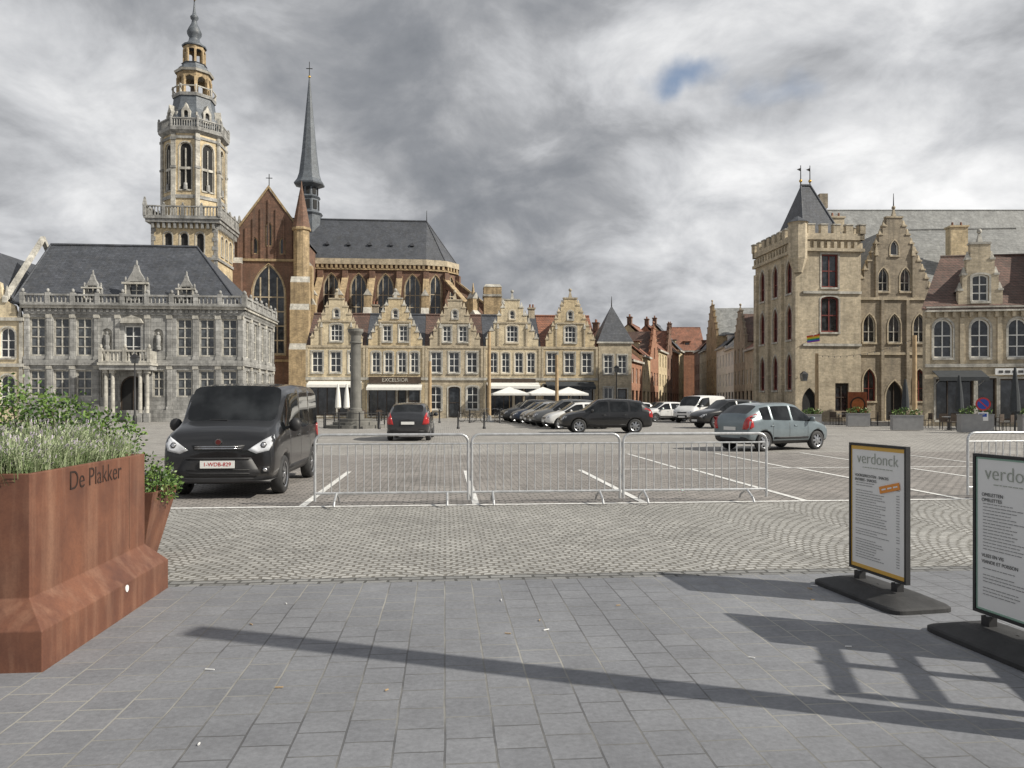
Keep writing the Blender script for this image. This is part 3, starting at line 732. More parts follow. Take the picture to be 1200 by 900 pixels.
# ------------------------------------------------------------------ gabled row houses on the square
RowO = Vector((-19.0, 70.8, 0))
def row_house(i, w, brick, lab, shop, roofm):
    o = RowO + U*(w*i+.02*i)
    t = thing('gabled_house', lab, 'house', o, A5, 'stepped gable houses facing the square')
    e = 6.75
    g0, g1 = (.25, w-.25) if i in (1, 3) else (.45, w-.3)
    pk = [11.0, 11.1, 11.0, 11.1, 11.3][i]
    out, cop = steps(w, e, g0, g1, pk, [6, 7, 6, 6, 7][i], .7)
    c = (g0+g1)/2
    wins = [(x, 4.25, 1.0, 1.95, 'seg' if i % 2 else 'rect', 2, 3) for x in [1.05, w/2, w-1.05]]
    if i in (1, 3): wins = [(x, 4.25, .8, 1.95, 'seg', 2, 3) for x in (.95, 2.1, 3.35, 4.5)]
    wins += [(c-.75, 7.15, .8, 1.5, 'rect', 2, 3), (c+.75, 7.15, .8, 1.5, 'rect', 2, 3)] if i in (1, 2) else [(c, 7.15, 1.1, 1.6, 'seg', 3, 3)]
    wins += [(c, 9.35, .5, .8, 'round', 1, 2)]
    if shop == 'glass':
        wins += [(1.5, .25, 2.5, 2.9, 'rect', 3, 1, dict(fm=DW, name='shop_window')), (w-1.0, .05, 1.1, 3.1, 'rect', 1, 2, dict(fm=DW, name='door')), (w-2.1, .25, .8, 2.9, 'rect', 1, 1, dict(fm=DW, name='shop_window'))]
    else:
        wins += [(1.0, .8, 1.1, 2.2, 'seg', 2, 3), (w/2, .05, 1.1, 2.9, 'seg', 1, 2, dict(fm=DW, name='door')), (w-1.0, .8, 1.1, 2.2, 'seg', 2, 3)]
    wallface(t, I4, out, wins, brick, .35, trim=STL if i != 3 else PC)
    coping(t, cop, STL if i % 2 else TB)
    dep = 9
    sidewalls(t, w, dep, e, 10.0, brick, True)
    b = MB()
    b.add([(0,.2,e+.02),(w,.2,e+.02),(w,dep/2,10.1),(0,dep/2,10.1),(0,dep,e),(w,dep,e)], [(0,1,2,3),(3,2,5,4)], roofm)
    b.cyl((0, dep/2, 10.15), (w, dep/2, 10.15), .12, .12, roofm, 6)
    for s in (g0+.3, g1-.3):
        b.add([(s,.36,e+.15),(c,.36,pk-.9),(c,dep/2,pk-.9),(s,dep/2,e+.15)], [(0,1,2,3)], roofm)
    b.obj('roof', t)
    b = MB(); b.box(.003, w-.003, -.12, -.04, 3.55, 3.8, STL); b.box(0.003, w-.003, -.08, -.04, 6.55, 6.75, TB)
    b.box(g0+1.0, g1-1.0, -.08, -.003, 8.9, 9.05, TB)
    for x in (.12, w-.12): b.box(x-.1, x+.1, -.09, -.003, 3.81, 6.54, TB)
    for q in (-1, 1):
        b.box(c+q*1.35-.08, c+q*1.35+.08, -.09, -.003, 6.76, 8.4, TB)
        b.taper(c+q*1.35-.13, c+q*1.35+.13, -.13, .1, 8.42, 9.0, .1, STL)
    b.obj('cornice', t)
    if i == 3: chimney(t, w-.4, dep/2, 9.3, 10.8, .6, .6, TB)
    if i == 1: chimney(t, .45, dep/2+.5, 9.3, 11., .6, .6, GB)
    return t
def awning(t, x0, x1, z, d, mat, drop=.5):
    b = MB(); b.add([(x0,-.13,z),(x1,-.13,z),(x1,-d,z-drop),(x0,-d,z-drop),(x0,-.13,z+.04),(x1,-.13,z+.04),(x1,-d,z-drop+.04),(x0,-d,z-drop+.04)], [(0,1,2,3),(4,5,6,7),(1,2,6,5),(3,0,4,7)], mat)
    b.box(x0, x1, -d-.03, -d, z-drop-.2, z-drop+.04, mat)
    for x in (x0+.15, x1-.15): b.cyl((x, -.13, z-.9), (x, -d, z-drop), .025, .025, GALV, 5)
    b.obj('awning', t)
hw = 5.44
h0 = row_house(0, hw, YB2, 'yellow brick stepped gable house with pale awning', 'glass', BT)
h1 = row_house(1, hw, YB, 'yellow brick cafe house with stepped gable and dark fascia', 'glass', SL)
h2 = row_house(2, hw, TB, 'tan brick house with stepped gable and white windows', 'house', BT)
h3 = row_house(3, hw, YB2, 'pale brick gabled house with white awning', 'glass', SL)
h4 = row_house(4, hw, YB, 'yellow brick gabled house with carved top and red roof', 'glass', RT)
awning(h0, .3, 5.1, 3.4, 1.3, AWN, .35); awning(h1, .2, 5.2, 3.1, 1.6, AWN, .3); awning(h3, .3, 5.2, 3.3, 1.4, AWN, .35); awning(h4, .4, 5.0, 3.4, 1.3, AWD)
b = MB(); b.box(.3, 5.1, -.22, -.13, 3.25, 3.85, DW); b.obj('fascia', h1)
text(h1, 'fascia_lettering', 'EXCELSIOR', .48, STL, T(2.7, -.235, 3.55))
b = MB(); b.box(.4, 4.9, -.2, -.13, 3.35, 3.7, DW); b.obj('fascia', h3)
def corner_house():
    o = RowO + U*(hw*5+.15); w = 3.2
    t = thing('corner_house', 'narrow brick corner house with slate pyramid roof', 'house', o, A5)
    wallface(t, I4, rect(w, 7.2), [(.95, 4.2, .9, 1.8, 'rect', 2, 3), (2.3, 4.2, .9, 1.8, 'rect', 2, 3), (.95, .8, .9, 2.1, 'rect', 2, 2), (2.3, .05, .9, 2.7, 'rect', 1, 2, dict(fm=DW, name='door'))], TB, .3, trim=STL)
    wallface(t, side_M(w) @ T(.31, 0), rect(7.5, 7.2), [(x, z, .9, 1.8, 'rect', 2, 3) for x in (1.2, 3.6, 6) for z in (1., 4.2)], TB, .3, trim=STL)
    sidewalls(t, w-.35, 7.8, 7.2, 7.2, TB, False)
    b = MB(); b.add([(-.15,-.15,7.2),(w+.15,-.15,7.2),(w+.15,3.4,7.2),(-.15,3.4,7.2),(w/2,1.6,10.9)], [(0,1,4),(1,2,4),(2,3,4),(3,0,4)], SL)
    b.box(-.15, w+.15, -.15, 7.9, 7.1, 7.25, STL); b.cyl((w/2, 1.6, 10.8), (w/2, 1.6, 11.8), .06, .02, DK, 6)
    b.add([(-.1,3.4,7.26),(w+.1,3.4,7.26),(w+.1,8,7.26),(-.1,8,7.26),(w/2,3.4,9.3),(w/2,8,9.3)], [(1,2,5,4),(0,3,5,4),(0,1,4)], RT)
    b.obj('roof', t)
corner_house()

# ------------------------------------------------------------------ distant street houses
def street_house(ax, ay, bx, by, e, r, wall, roofm, label, gable=False):
    L = math.hypot(bx-ax, by-ay); a = math.atan2(by-ay, bx-ax)
    t = thing('street_house', label, 'house', (ax, ay, 0), a, 'houses along the side street')
    n = max(2, int(L/2.2)); fl = 2 if e < 8 else 3
    wins = []
    for k in range(1, fl):
        z = 3.6+(k-1)*2.7
        for i in range(n): wins.append((L*(i+.5)/n, z, .95, 1.7, 'rect', 2, 3))
    for i in range(n): wins.append((L*(i+.5)/n, .5 if i % 2 else .05, min(1.5, L/n-.4), 2.3 if i % 2 else 2.75, 'rect', 2, 1, dict(fm=DW, name='shop_window' if i % 2 else 'door')))
    if gable:
        out, cop = steps(L, e, 0, L, r+.4, 5, .8); wins.append((L/2, e+.3, .8, 1.4, 'rect', 2, 2))
        wallface(t, I4, out, wins, wall, .3); coping(t, cop, wall)
        sidewalls(t, L, 8, e, e, wall, False); roof_y(t, L, 7.6, e, r, roofm, 0, .35)
    else:
        wallface(t, I4, rect(L, e), wins, wall, .3)
        sidewalls(t, L, 8, e, r-.2, wall, True); roof_x(t, L, 8, e, r, roofm, .25, ov_side=.0)
        b = MB(); b.box(0, L, -.28, -.01, e-.25, e-.02, STL); b.obj('gutter', t)
        b = MB()
        x = L*.5; b.box(x-.6, x+.6, .9, 3.2, e+.4, e+1.75, wall); b.box(x-.4, x+.4, .87, .9, e+.65, e+1.55, GL); b.box(x-.75, x+.75, .75, 3.3, e+1.76, e+1.86, roofm); b.obj('dormer', t)
        chimney(t, .5, 4, r-.6, r+.8, .8, .6, RB)
    return t
def lerp2(a, b, t): return (a[0]+(b[0]-a[0])*t, a[1]+(b[1]-a[1])*t)
A, B = (13.0, 84.), (29.5, 132.)
spec = [(6.2, 9.4, ORB, RT, 'orange brick house with red tile roof'), (7.1, 10.4, YB, RT, 'yellow brick house with red tile roof'), (6.8, 10.6, ORB, BT, 'red-orange brick gabled house with brown roof'), (8.6, 12.2, YB, RT, 'ochre brick shop house with red tiles'), (8.2, 12.0, RB, RT, 'tall red brick gabled house'), (9.4, 13.4, ORB, RT, 'orange brick house with red tiles'), (10, 14.4, YB, SL, 'yellow brick house with slate roof')]
cuts = (0, .15, .27, .41, .58, .7, .86, 1)
for i, (e, r, wl, rf, lb) in enumerate(spec):
    p, q = lerp2(A, B, cuts[i]), lerp2(A, B, cuts[i+1]-.002)
    street_house(p[0], p[1], q[0], q[1], e, r, wl, rf, lb, gable=i in (2, 4))
C, D = (33.2, 140.), (25.8, 76.)
spec = [(10.5, 14.5, RB, RT, 'red brick house at the far end'), (10, 14.8, TB, SL, 'tan brick house with slate roof'), (11.2, 15.8, OB, SLL, 'brown brick house with pale slate roof'), (9.2, 12.8, PW, SL, 'white plastered house with slate roof'), (8.6, 11.8, PW, SLL, 'white plastered shop house'), (8.6, 12.2, GB, BT, 'brown brick house with brown tiles'), (7.6, 10.7, TB, RT, 'tan brick house with red tiles'), (8.6, 11.8, GB, RT, 'grey-brown brick house with orange tiles')]
cuts = (0, .12, .25, .42, .54, .65, .77, .88, 1)
for i, (e, r, wl, rf, lb) in enumerate(spec):
    p, q = lerp2(C, D, cuts[i]), lerp2(C, D, cuts[i+1]-.002)
    street_house(p[0], p[1], q[0], q[1], e, r, wl, rf, lb, gable=i in (2, 5))
street_house(29.6, 143, 36, 143, 11., 15.5, ORB, RT, 'red brick house closing the street')

# ------------------------------------------------------------------ crenellated pavilion
def pavilion():
    t = thing('crenellated_pavilion', 'tall grey-brown gothic brick pavilion with battlements and slate roof', 'historic building', (22.3, 60, 0), A5)
    w = 5.15; dep = 8.2; H = 14.2
    rw = dict(fm=RF, t=.12, trim=STL)
    fw = [(2.6, 10.5, 1.35, 2.6, 'rect', 2, 2, rw), (2.6, 7.0, 1.45, 2.8, 'seg', 2, 2, rw), (.95, .05, 1.2, 2.6, 'point', 1, 1, dict(fm=DW, gm=DK, name='door')), (3.6, .8, 1.1, 2.2, 'rect', 2, 2, dict(fm=DW))]
    wallface(t, I4, rect(w, H), fw, TB, .45)
    lw = []
    for x in (1.5, 4.1, 6.7):
        lw += [(x, 10.2, 1.0, 2.7, 'point', 2, 2, rw), (x, 6.5, 1.0, 2.8, 'point', 2, 2, rw), (x, 2.5, 1.0, 2.9, 'point', 2, 2, rw)]
    wallface(t, left_M(dep), rect(dep-.46, H), lw, TB, .45)
    b = MB(); b.box(w-.4, w-.01, .46, dep, 0, H, TB); b.box(.46, w-.41, dep-.4, dep-.01, 0, H, TB); b.obj('rear_wall', t)
    b = MB()
    for M, L in ((I4, w), (left_M(dep), dep), (side_M(w), dep), (T(w, dep) @ RZ(rad(180)), w)):
        b.xf = M
        b.box(-.2, L+.2, -.22, -.01, H-.9, H-.65, TB); b.box(-.2, L+.2, -.2, .2, H+.003, H+.5, TB)
        n = int(L/1.0)
        for i in range(n+1):
            x = i*(L/n); b.box(x-.28, x+.28, -.2, .2, H+.502, H+1.15, TB); b.box(x-.32, x+.32, -.24, .24, H+1.152, H+1.25, STL)
        for i in range(int(L/.55)): b.box(.1+i*.55, .35+i*.55, -.2, -.01, H-.64, H-.15, TB)
    b.obj('battlement', t)
    b = MB(); b.rev([(.35, H-2.6), (.7, H-1.5), (.7, H+1.2), (.8, H+1.3)], 0, 0, TB, 8, rad(22.5)); b.rev([(.85, H+1.3), (.1, H+1.8)], 0, 0, SL, 8, rad(22.5)); b.obj('turret', t)
    roof_hip(t, .9, w-.9, .9, dep-.9, H+.3, 19.6, 1.3, 1.2, SL, over=0)
    b = MB()
    for x in (2.2, 3.0): 
        b.cyl((x, dep/2, 19.6), (x, dep/2, 21.3), .05, .03, DK, 6); b.ball((x, dep/2, 20.), .14, .14, .14, GOLD, 8, 6); b.face([(x, dep/2, 20.8), (x-.35, dep/2, 20.95), (x, dep/2, 21.1)], DK)
    b.obj('weather_vane', t)
    chimney(t, w-.5, 3.0, H, H+2.4, 1.1, .8, TB)
    b = MB(); b.xf = left_M(dep)
    for x in (.35, 2.8, 5.4, 7.95): b.box(x-.28, x+.28, -.2, -.01, 0, 12.7, TB)
    b.xf = I4.copy(); b.box(.4, w, -.12, -.01, 5.9, 6.1, STL); b.box(.4, w, -.12, -.01, 10.0, 10.2, STL)
    b.obj('pilaster', t)
pavilion()
def flagthing():
    t = thing('rainbow_flag', 'small rainbow flag on a pole fixed to the brick wall', 'flag', Vector((22.3, 60, 0))+U*.9-V*.05+Vector((0, 0, 6.4)), A5)
    b = MB(); b.cyl((0, -.02, 0), (0, -1.0, .35), .025, .025, WF, 6); b.obj('pole', t)
    b = MB()
    cs = [(.5,.03,.03), (.7,.3,.03), (.7,.6,.05), (.05,.35,.1), (.03,.15,.5), (.25,.05,.4)]
    for i, c in enumerate(cs):
        m = simple('flag_stripe', c, .8, .1); b.add([(-.4, -.4-.02*i, .24-.09*i), (.4, -.9, .36-.09*i), (.4, -.9, .27-.09*i), (-.4, -.4-.02*i, .15-.09*i)], [(0,1,2,3)], m)
    b.obj('cloth', t)
flagthing()

# ------------------------------------------------------------------ stepped-gable hall
def gable_hall():
    t = thing('stepped_gable_hall', 'weathered brick hall with tall ornate stepped gable and pointed windows', 'historic building', (27.6, 61.6, 0), rad(2))
    w = 6.2; e = 10.0
    out, cop = steps(w, e, 0, w, 16.3, 9, .7)
    wins = [(x, 6.3, 1.0, 2.3, 'point', 2, 2, dict(fm=STL)) for x in (1.05, 3.1, 5.15)] + [(x, 10.4, .85, 1.9, 'point', 2, 2, dict(fm=STL)) for x in (2.2, 4.0)] + [(3.1, 13.3, .65, 1.2, 'point', 1, 1)]
    wins += [(1.05, 1.6, 1.0, 2.6, 'point', 2, 2, dict(fm=RF)), (3.1, .05, 1.4, 3.2, 'point', 2, 1, dict(fm=DW, gm=DK, name='door')), (5.15, 1.6, 1., 2.6, 'point', 2, 2, dict(fm=RF))]
    wallface(t, I4, out, wins, GB, .4, trim=TB)
    coping(t, cop, TB)
    dep = 14
    sidewalls(t, w, dep, e, e, GB, False); roof_y(t, w, dep-.6, e, 15.5, SLL, 0, .42)
    b = MB(); b.box(0, w, -.12, -.04, 5.3, 5.5, TB); b.box(0, w, -.12, -.04, 9.7, 9.9, TB)
    for x in (.1, 2.07, 4.13, 6.1): b.box(x-.12, x+.12, -.16, -.003, 0, 9.69, GB)
    for q in (-1, 1): b.box(3.1+q*1.5-.1, 3.1+q*1.5+.1, -.14, -.003, 9.95, 13.2, GB); b.taper(3.1+q*1.5-.16, 3.1+q*1.5+.16, -.18, .1, 13.25, 14.2, .13, TB)
    b.obj('cornice', t)
    b = MB(); b.cyl((w/2, .15, 17.2), (w/2, .15, 18.3), .05, .02, DK, 6); b.obj('finial', t)
gable_hall()
def long_roof_hall():
    t = thing('long_hall', 'long brick hall with high pale slate roof and end gable', 'historic building', (35.0, 80, 0), rad(0))
    w = 40; dep = 13; e = 14.; r = 22.9
    wallface(t, I4, rect(w, e), [], GB, .4)
    sidewalls(t, w, dep, e, r-.2, GB, True); roof_x(t, w, dep, e, r, SLL, .2)
    b = MB(); 
    for s in (0, 1):
        y0, y1 = (-.2, dep/2) if s == 0 else (dep+.2, dep/2)
        b.add([(-.5,y0,e),(.2,y0,e),(.2,y1,r),(-.5,y1,r),(-.5,y0,e+.8),(.2,y0,e+.8),(.2,y1,r+.8),(-.5,y1,r+.8)], [(0,1,2,3),(4,5,6,7),(0,1,5,4),(1,2,6,5),(2,3,7,6),(3,0,4,7)], GB)
    b.box(-.6, .3, dep/2-.6, dep/2+.6, r+.3, r+1.9, GB); b.obj('gable_coping', t)
    for x in (7.5, 15.5, 21):
        b = MB(); b.box(x-.5, x+.5, 1.6, 4.5, 16.2, 17.9, GB); b.poly([(x-.7, 17.9), (x+.7, 17.9), (x, 18.9)], [], 1.5, 3., BT); b.box(x-.25, x+.25, 1.57, 1.6, 16.6, 17.6, GL); b.obj('dormer', t)
long_roof_hall()
def wing():
    t = thing('rear_wing', 'brick wing with broad pale slate roof', 'building', (34.3, 64, 0), rad(-4))
    w = 10; wallface(t, I4, rect(w, 10.8), [], GB, .3); sidewalls(t, w, 10, 10.8, 16.6, GB, True); roof_x(t, w, 10, 10.8, 16.8, SLL, .2)
    chimney(t, 3.2, 1.2, 10, 16.2, 1.4, .9, YB)
wing()

# ------------------------------------------------------------------ terrace houses on the right (plots run skewed behind the street front)
def skew(o, k):
    M = Matrix(((1, k, 0, 0), (0, 1, 0, 0), (0, 0, 1, 0), (0, 0, 0, 1))); o.data.transform(M)
def terr_house(o, a, w, e, r, wall, roofm, label, nwin, sign, dormer=True, k=.45):
    t = thing('terrace_house', label, 'house', o, a)
    wins = [(w*(i+.5)/nwin, 4.35, 1.15, 2.45, 'round', 2, 3, dict(fm=WF)) for i in range(nwin)]
    wins += [(w*.27, .4, w*.34, 2.6, 'rect', 3, 1, dict(fm=DW, name='shop_window')), (w*.56, .05, 1.1, 3.0, 'rect', 1, 2, dict(fm=DW, name='door')), (w*.8, .4, w*.25, 2.6, 'rect', 2, 1, dict(fm=DW, name='shop_window'))]
    if e > 8.5: wins += [(w*(i+.5)/nwin, 7.45, .7, 1.0, 'rect', 2, 2, dict(fm=WF)) for i in range(nwin)]
    wallface(t, I4, rect(w, e), wins, wall, .35, trim=STL)
    dep = 9; skew(sidewalls(t, w, dep, e, r-.2, wall, True), k); skew(roof_x(t, w, dep, e, r, roofm, .3), k)
    b = MB(); b.box(0, w, -.3, -.01, e-.35, e-.03, STL); b.box(0, w, -.12, -.04, 3.75, 3.95, STL)
    for i in range(int(w/.5)): b.box(i*.5+.1, i*.5+.3, -.2, -.01, e-.7, e-.36, TB)
    for i in range(nwin+1):
        x = min(max(w*i/nwin, .15), w-.15); b.box(x-.13, x+.13, -.1, -.003, 3.96, e-.71, TB)
    b.obj('cornice', t)
    if dormer:
        x = w*.5; out, cop = steps(2.6, .001, 0, 2.6, 3.9, 4, .7); out = [(x-1.3+q, e+z) for q, z in out]; 
        wallface(t, T(0, -.02), out, [(x, e+.3, 1.0, 1.7, 'seg', 2, 3)], TB, .35, name='dormer', trim=STL)
        coping(t, [(x-1.3+q, x-1.3+s, e+z) for q, s, z in cop], STL)
        b = MB(); 
        for s in (-1, 1): b.face([(x, .33, e+2.8), (x+s*1.2, .33, e+1.), (x+s*1.2, 3.6, e+1.), (x, 3.6, e+2.8)], roofm)
        b.obj('dormer_roof', t)
    else:
        for x in (w*.25, w*.7):
            b = MB(); b.box(x-.55, x+.55, .6, 3.0, e+.5, e+1.9, WF); b.box(x-.4, x+.4, .57, .6, e+.75, e+1.7, GL)
            b.poly([(x-.8, e+1.9), (x+.8, e+1.9), (x, e+2.7)], [], .45, 2.9, roofm); b.obj('dormer', t)
    skew(chimney(t, w-.5, dep/2, r-1, r+1.6, 1.2, .8, GB), k)
    awning(t, w*.06, w*.5, 3.5, 1.2, AWD, .45)
    b = MB(); b.box(w*.62, w*.97, -.2, -.12, 3.25, 3.65, WP); b.obj('fascia', t)
    b = MB(); x = w*.65
    for n in sign: b.box(x, x+n, -.215, -.205, 3.36, 3.52, INK); x += n+.12
    b.obj('fascia_lettering', t)
    return t
terr_house((26.3, 49.0, 0), rad(-8), 6.6, 7.6, 11.4, TB, BT, 'yellow-grey brick house with arched windows and brown roof', 3, (.25, .3, .22, .3), k=.62)
o2 = Vector((26.3, 49.0, 0)) + Vector((math.cos(rad(-8)), math.sin(rad(-8)), 0))*6.65
terr_house(o2, rad(-20), 8., 9.0, 13.6, GB, RT, 'dark brick house with steep red tile roof', 4, (.3, .25, .3), False, k=.6)

# ------------------------------------------------------------------ vehicles
def paint(name, c, metal=.0, rough=.3):
    m, nt, b = newmat(name); co = objco(nt)
    f = noise(nt, co, 3, 3); col = mixc(nt, 1.0, tuple(c), grey(nt, mrange(nt, f, .3, .7, .9, 1.1)), 'MULTIPLY')
    sp = nd(nt, 'ShaderNodeSeparateXYZ'); nt.links.new(co, sp.inputs[0])
    dirt = mth(nt, 'MULTIPLY', mrange(nt, sp.outputs[2], .2, .6, .4, 0), noise(nt, co, 9, 4))
    col = mixc(nt, dirt, col, (.16,.14,.12))
    nt.links.new(col, b.inputs['Base Color']); b.inputs['Metallic'].default_value = metal; b.inputs['Roughness'].default_value = rough
    b.inputs['Coat Weight'].default_value = .8; b.inputs['Coat Roughness'].default_value = .04
    return m
P_BLK = paint('black_car_paint', (.009,.009,.01)); P_DGR = paint('dark_grey_car_paint', (.035,.037,.042), .3); P_SIL = paint('silver_blue_car_paint', (.18,.22,.24), .35, .35)
P_WHT = paint('white_car_paint', (.7,.7,.69)); P_GRY = paint('grey_car_paint', (.12,.125,.13), .4); P_NAV = paint('navy_car_paint', (.015,.025,.05)); P_LSL = paint('silver_car_paint', (.4,.41,.42), .5)
CG = glassy('car_window_glass', (.006,.007,.008), .03, .5)
PLT = simple('number_plate', (.75,.75,.73), .4, .03)
TYPES = {
 'hatch': dict(st=[(-2.10,.42,.78,.84,.66,.5),(-2.04,.27,.93,1.03,.80,.6),(-1.92,.22,.96,1.14,.85,.6),(-1.55,.2,.97,1.43,.88,.6),(-1.05,.2,.965,1.49,.885,.6),(-.95,.2,.96,1.495,.885,.6),(-.15,.2,.95,1.51,.885,.6),(-.05,.2,.95,1.505,.885,.6),(.35,.2,.94,1.47,.885,.58),(1.05,.2,.93,1.02,.88,.64),(1.6,.21,.86,.93,.86,.6),(1.95,.24,.70,.78,.8,.55),(2.1,.34,.52,.58,.66,.45)],
   side=[3,5,7,8], ws=8, rw=2, wheels=(1.32,-1.25), wr=.315),
 'suv': dict(st=[(-2.32,.45,.85,.92,.70,.55),(-2.26,.32,1.02,1.15,.86,.62),(-2.12,.28,1.06,1.3,.91,.62),(-1.75,.26,1.07,1.58,.93,.62),(-1.15,.26,1.06,1.66,.935,.64),(-1.05,.26,1.06,1.665,.935,.64),(-.15,.26,1.04,1.69,.935,.64),(-.05,.26,1.04,1.69,.935,.64),(.4,.26,1.03,1.64,.935,.62),(1.1,.26,1.02,1.12,.93,.68),(1.75,.27,.96,1.03,.92,.64),(2.15,.3,.82,.9,.86,.6),(2.32,.4,.62,.68,.72,.5)],
   side=[3,5,7,8], ws=8, rw=2, wheels=(1.42,-1.38), wr=.36),
 'mpv': dict(st=[(-1.83,.38,.74,.80,.70,.52),(-1.80,.27,.95,1.04,.80,.60),(-1.68,.22,1.0,1.18,.84,.60),(-1.25,.2,1.0,1.44,.86,.59),(-.86,.2,.99,1.51,.865,.59),(-.79,.2,.99,1.515,.865,.59),(0,.2,.965,1.535,.865,.59),(.07,.2,.965,1.53,.865,.59),(.40,.2,.95,1.48,.865,.58),(1.12,.2,.92,1.01,.86,.63),(1.5,.21,.84,.91,.84,.59),(1.76,.24,.7,.77,.77,.54),(1.87,.34,.52,.58,.63,.44)],
   side=[3,5,7,8], ws=8, rw=2, wheels=(1.18,-1.16), wr=.31),
 'van': dict(st=[(-2.20,.40,1.05,1.60,.84,.70),(-2.17,.28,1.10,1.82,.90,.79),(-2.05,.25,1.11,1.88,.915,.80),(-1.1,.22,1.1,1.91,.92,.80),(-1.0,.22,1.1,1.91,.92,.80),(-.1,.22,1.09,1.905,.92,.80),(0.02,.22,1.09,1.90,.92,.80),(.88,.22,1.08,1.84,.92,.78),(1.42,.22,1.08,1.24,.915,.76),(1.85,.22,1.05,1.15,.91,.74),(2.10,.24,.95,1.04,.89,.69),(2.2,.27,.66,.76,.85,.6)],
   side=[2,4,6,7], ws=7, rw=None, wheels=(1.36,-1.40), wr=.33),
 'panel': dict(st=[(-2.4,.45,1.2,1.75,.84,.7),(-2.35,.32,1.2,1.92,.92,.78),(-2.2,.3,1.2,1.98,.94,.8),(-.1,.28,1.2,2.0,.94,.8),(.0,.28,1.2,2.0,.94,.8),(.95,.28,1.16,1.92,.94,.77),(1.65,.28,1.12,1.22,.93,.72),(2.1,.3,1.0,1.08,.9,.66),(2.4,.4,.7,.76,.8,.5)],
   side=[4,5], ws=5, rw=0, wheels=(1.5,-1.5), wr=.34)}
def conform(b, bvh, outline, axis, sgn, off, mat, seg=3, rings=3, thick=.02):
    pts2 = []
    n = len(outline)
    for i in range(n):
        a, c = outline[i], outline[(i+1) % n]
        for k in range(seg): pts2.append((a[0]+(c[0]-a[0])*k/seg, a[1]+(c[1]-a[1])*k/seg))
    cx = sum(p[0] for p in pts2)/len(pts2); cz = sum(p[1] for p in pts2)/len(pts2)
    def hit(a, z, o):
        if axis == 'x': og = Vector((4*sgn, a, z)); d = Vector((-sgn, 0, 0))
        else: og = Vector((a, 4*sgn, z)); d = Vector((0, -sgn, 0))
        r = bvh.ray_cast(og, d)
        return None if r[0] is None else r[0]-d*o
    P = []; base = hit(cx, cz, off) or Vector((cx, cz, 0))
    for k in range(rings+1):
        f = 1-k/rings if k < rings else 0.02
        for (a, z) in pts2:
            h = hit(cx+(a-cx)*f, cz+(z-cz)*f, off)
            if h is None:
                h = base.copy()
                if axis == 'x': h.y = cx+(a-cx)*f
                else: h.x = cx+(a-cx)*f
                h.z = cz+(z-cz)*f
            P.append(h)
    m = len(pts2); fs = []
    for k in range(rings):
        for i in range(m): fs.append((k*m+i, k*m+(i+1) % m, (k+1)*m+(i+1) % m, (k+1)*m+i))
    fs.append([rings*m+i for i in range(m)])
    sk = [p + (Vector((-sgn*thick, 0, 0)) if axis == 'x' else Vector((0, -sgn*thick, 0))) for p in P[:m]]
    nb = len(P); P2 = P+sk
    for i in range(m): fs.append((i, nb+i, nb+(i+1) % m, (i+1) % m))
    b.add(P2, fs, mat, True)
def wheel_mesh(r, w):
    b = MB(); n = 28
    prof = [(r*.66, -w/2+.01), (r*.9, -w/2), (r, -w/2+.03), (r, w/2-.03), (r*.9, w/2), (r*.66, w/2-.01)]
    pts = []; 
    for q, y in prof:
        for i in range(n): a = 2*math.pi*i/n; pts.append((q*math.cos(a), y, q*math.sin(a)))
    b.add(pts, [(k*n+i, k*n+(i+1) % n, (k+1)*n+(i+1) % n, (k+1)*n+i) for k in range(5) for i in range(n)], RUB, True)
    b.cyl((0, -w/2+.05, 0), (0, w/2-.05, 0), r*.64, r*.64, BLK, n)
    ring = []
    for q, y in ((r*.67, w/2-.008), (r*.61, w/2-.02)):
        for i in range(n): a = 2*math.pi*i/n; ring.append((q*math.cos(a), y, q*math.sin(a)))
    b.add(ring, [(i, (i+1) % n, n+(i+1) % n, n+i) for i in range(n)], RIM, True)
    for k in range(7):
        a = 2*math.pi*k/7; d = Vector((math.cos(a), 0, math.sin(a))); s = Vector((-math.sin(a), 0, math.cos(a)))
        y = Vector((0, w/2-.03, 0)); y2 = Vector((0, w/2-.012, 0))
        b.add([d*r*.12+s*.04+y2, d*r*.12-s*.04+y2, d*r*.63-s*.034+y, d*r*.63+s*.034+y], [(0,1,2,3)], RIM)
    b.cyl((0, w/2-.04, 0), (0, w/2-.005, 0), r*.17, r*.15, RIM, 12)
    o = b.obj('wheel'); me = o.data; bpy.data.objects.remove(o); return me
WM = {}
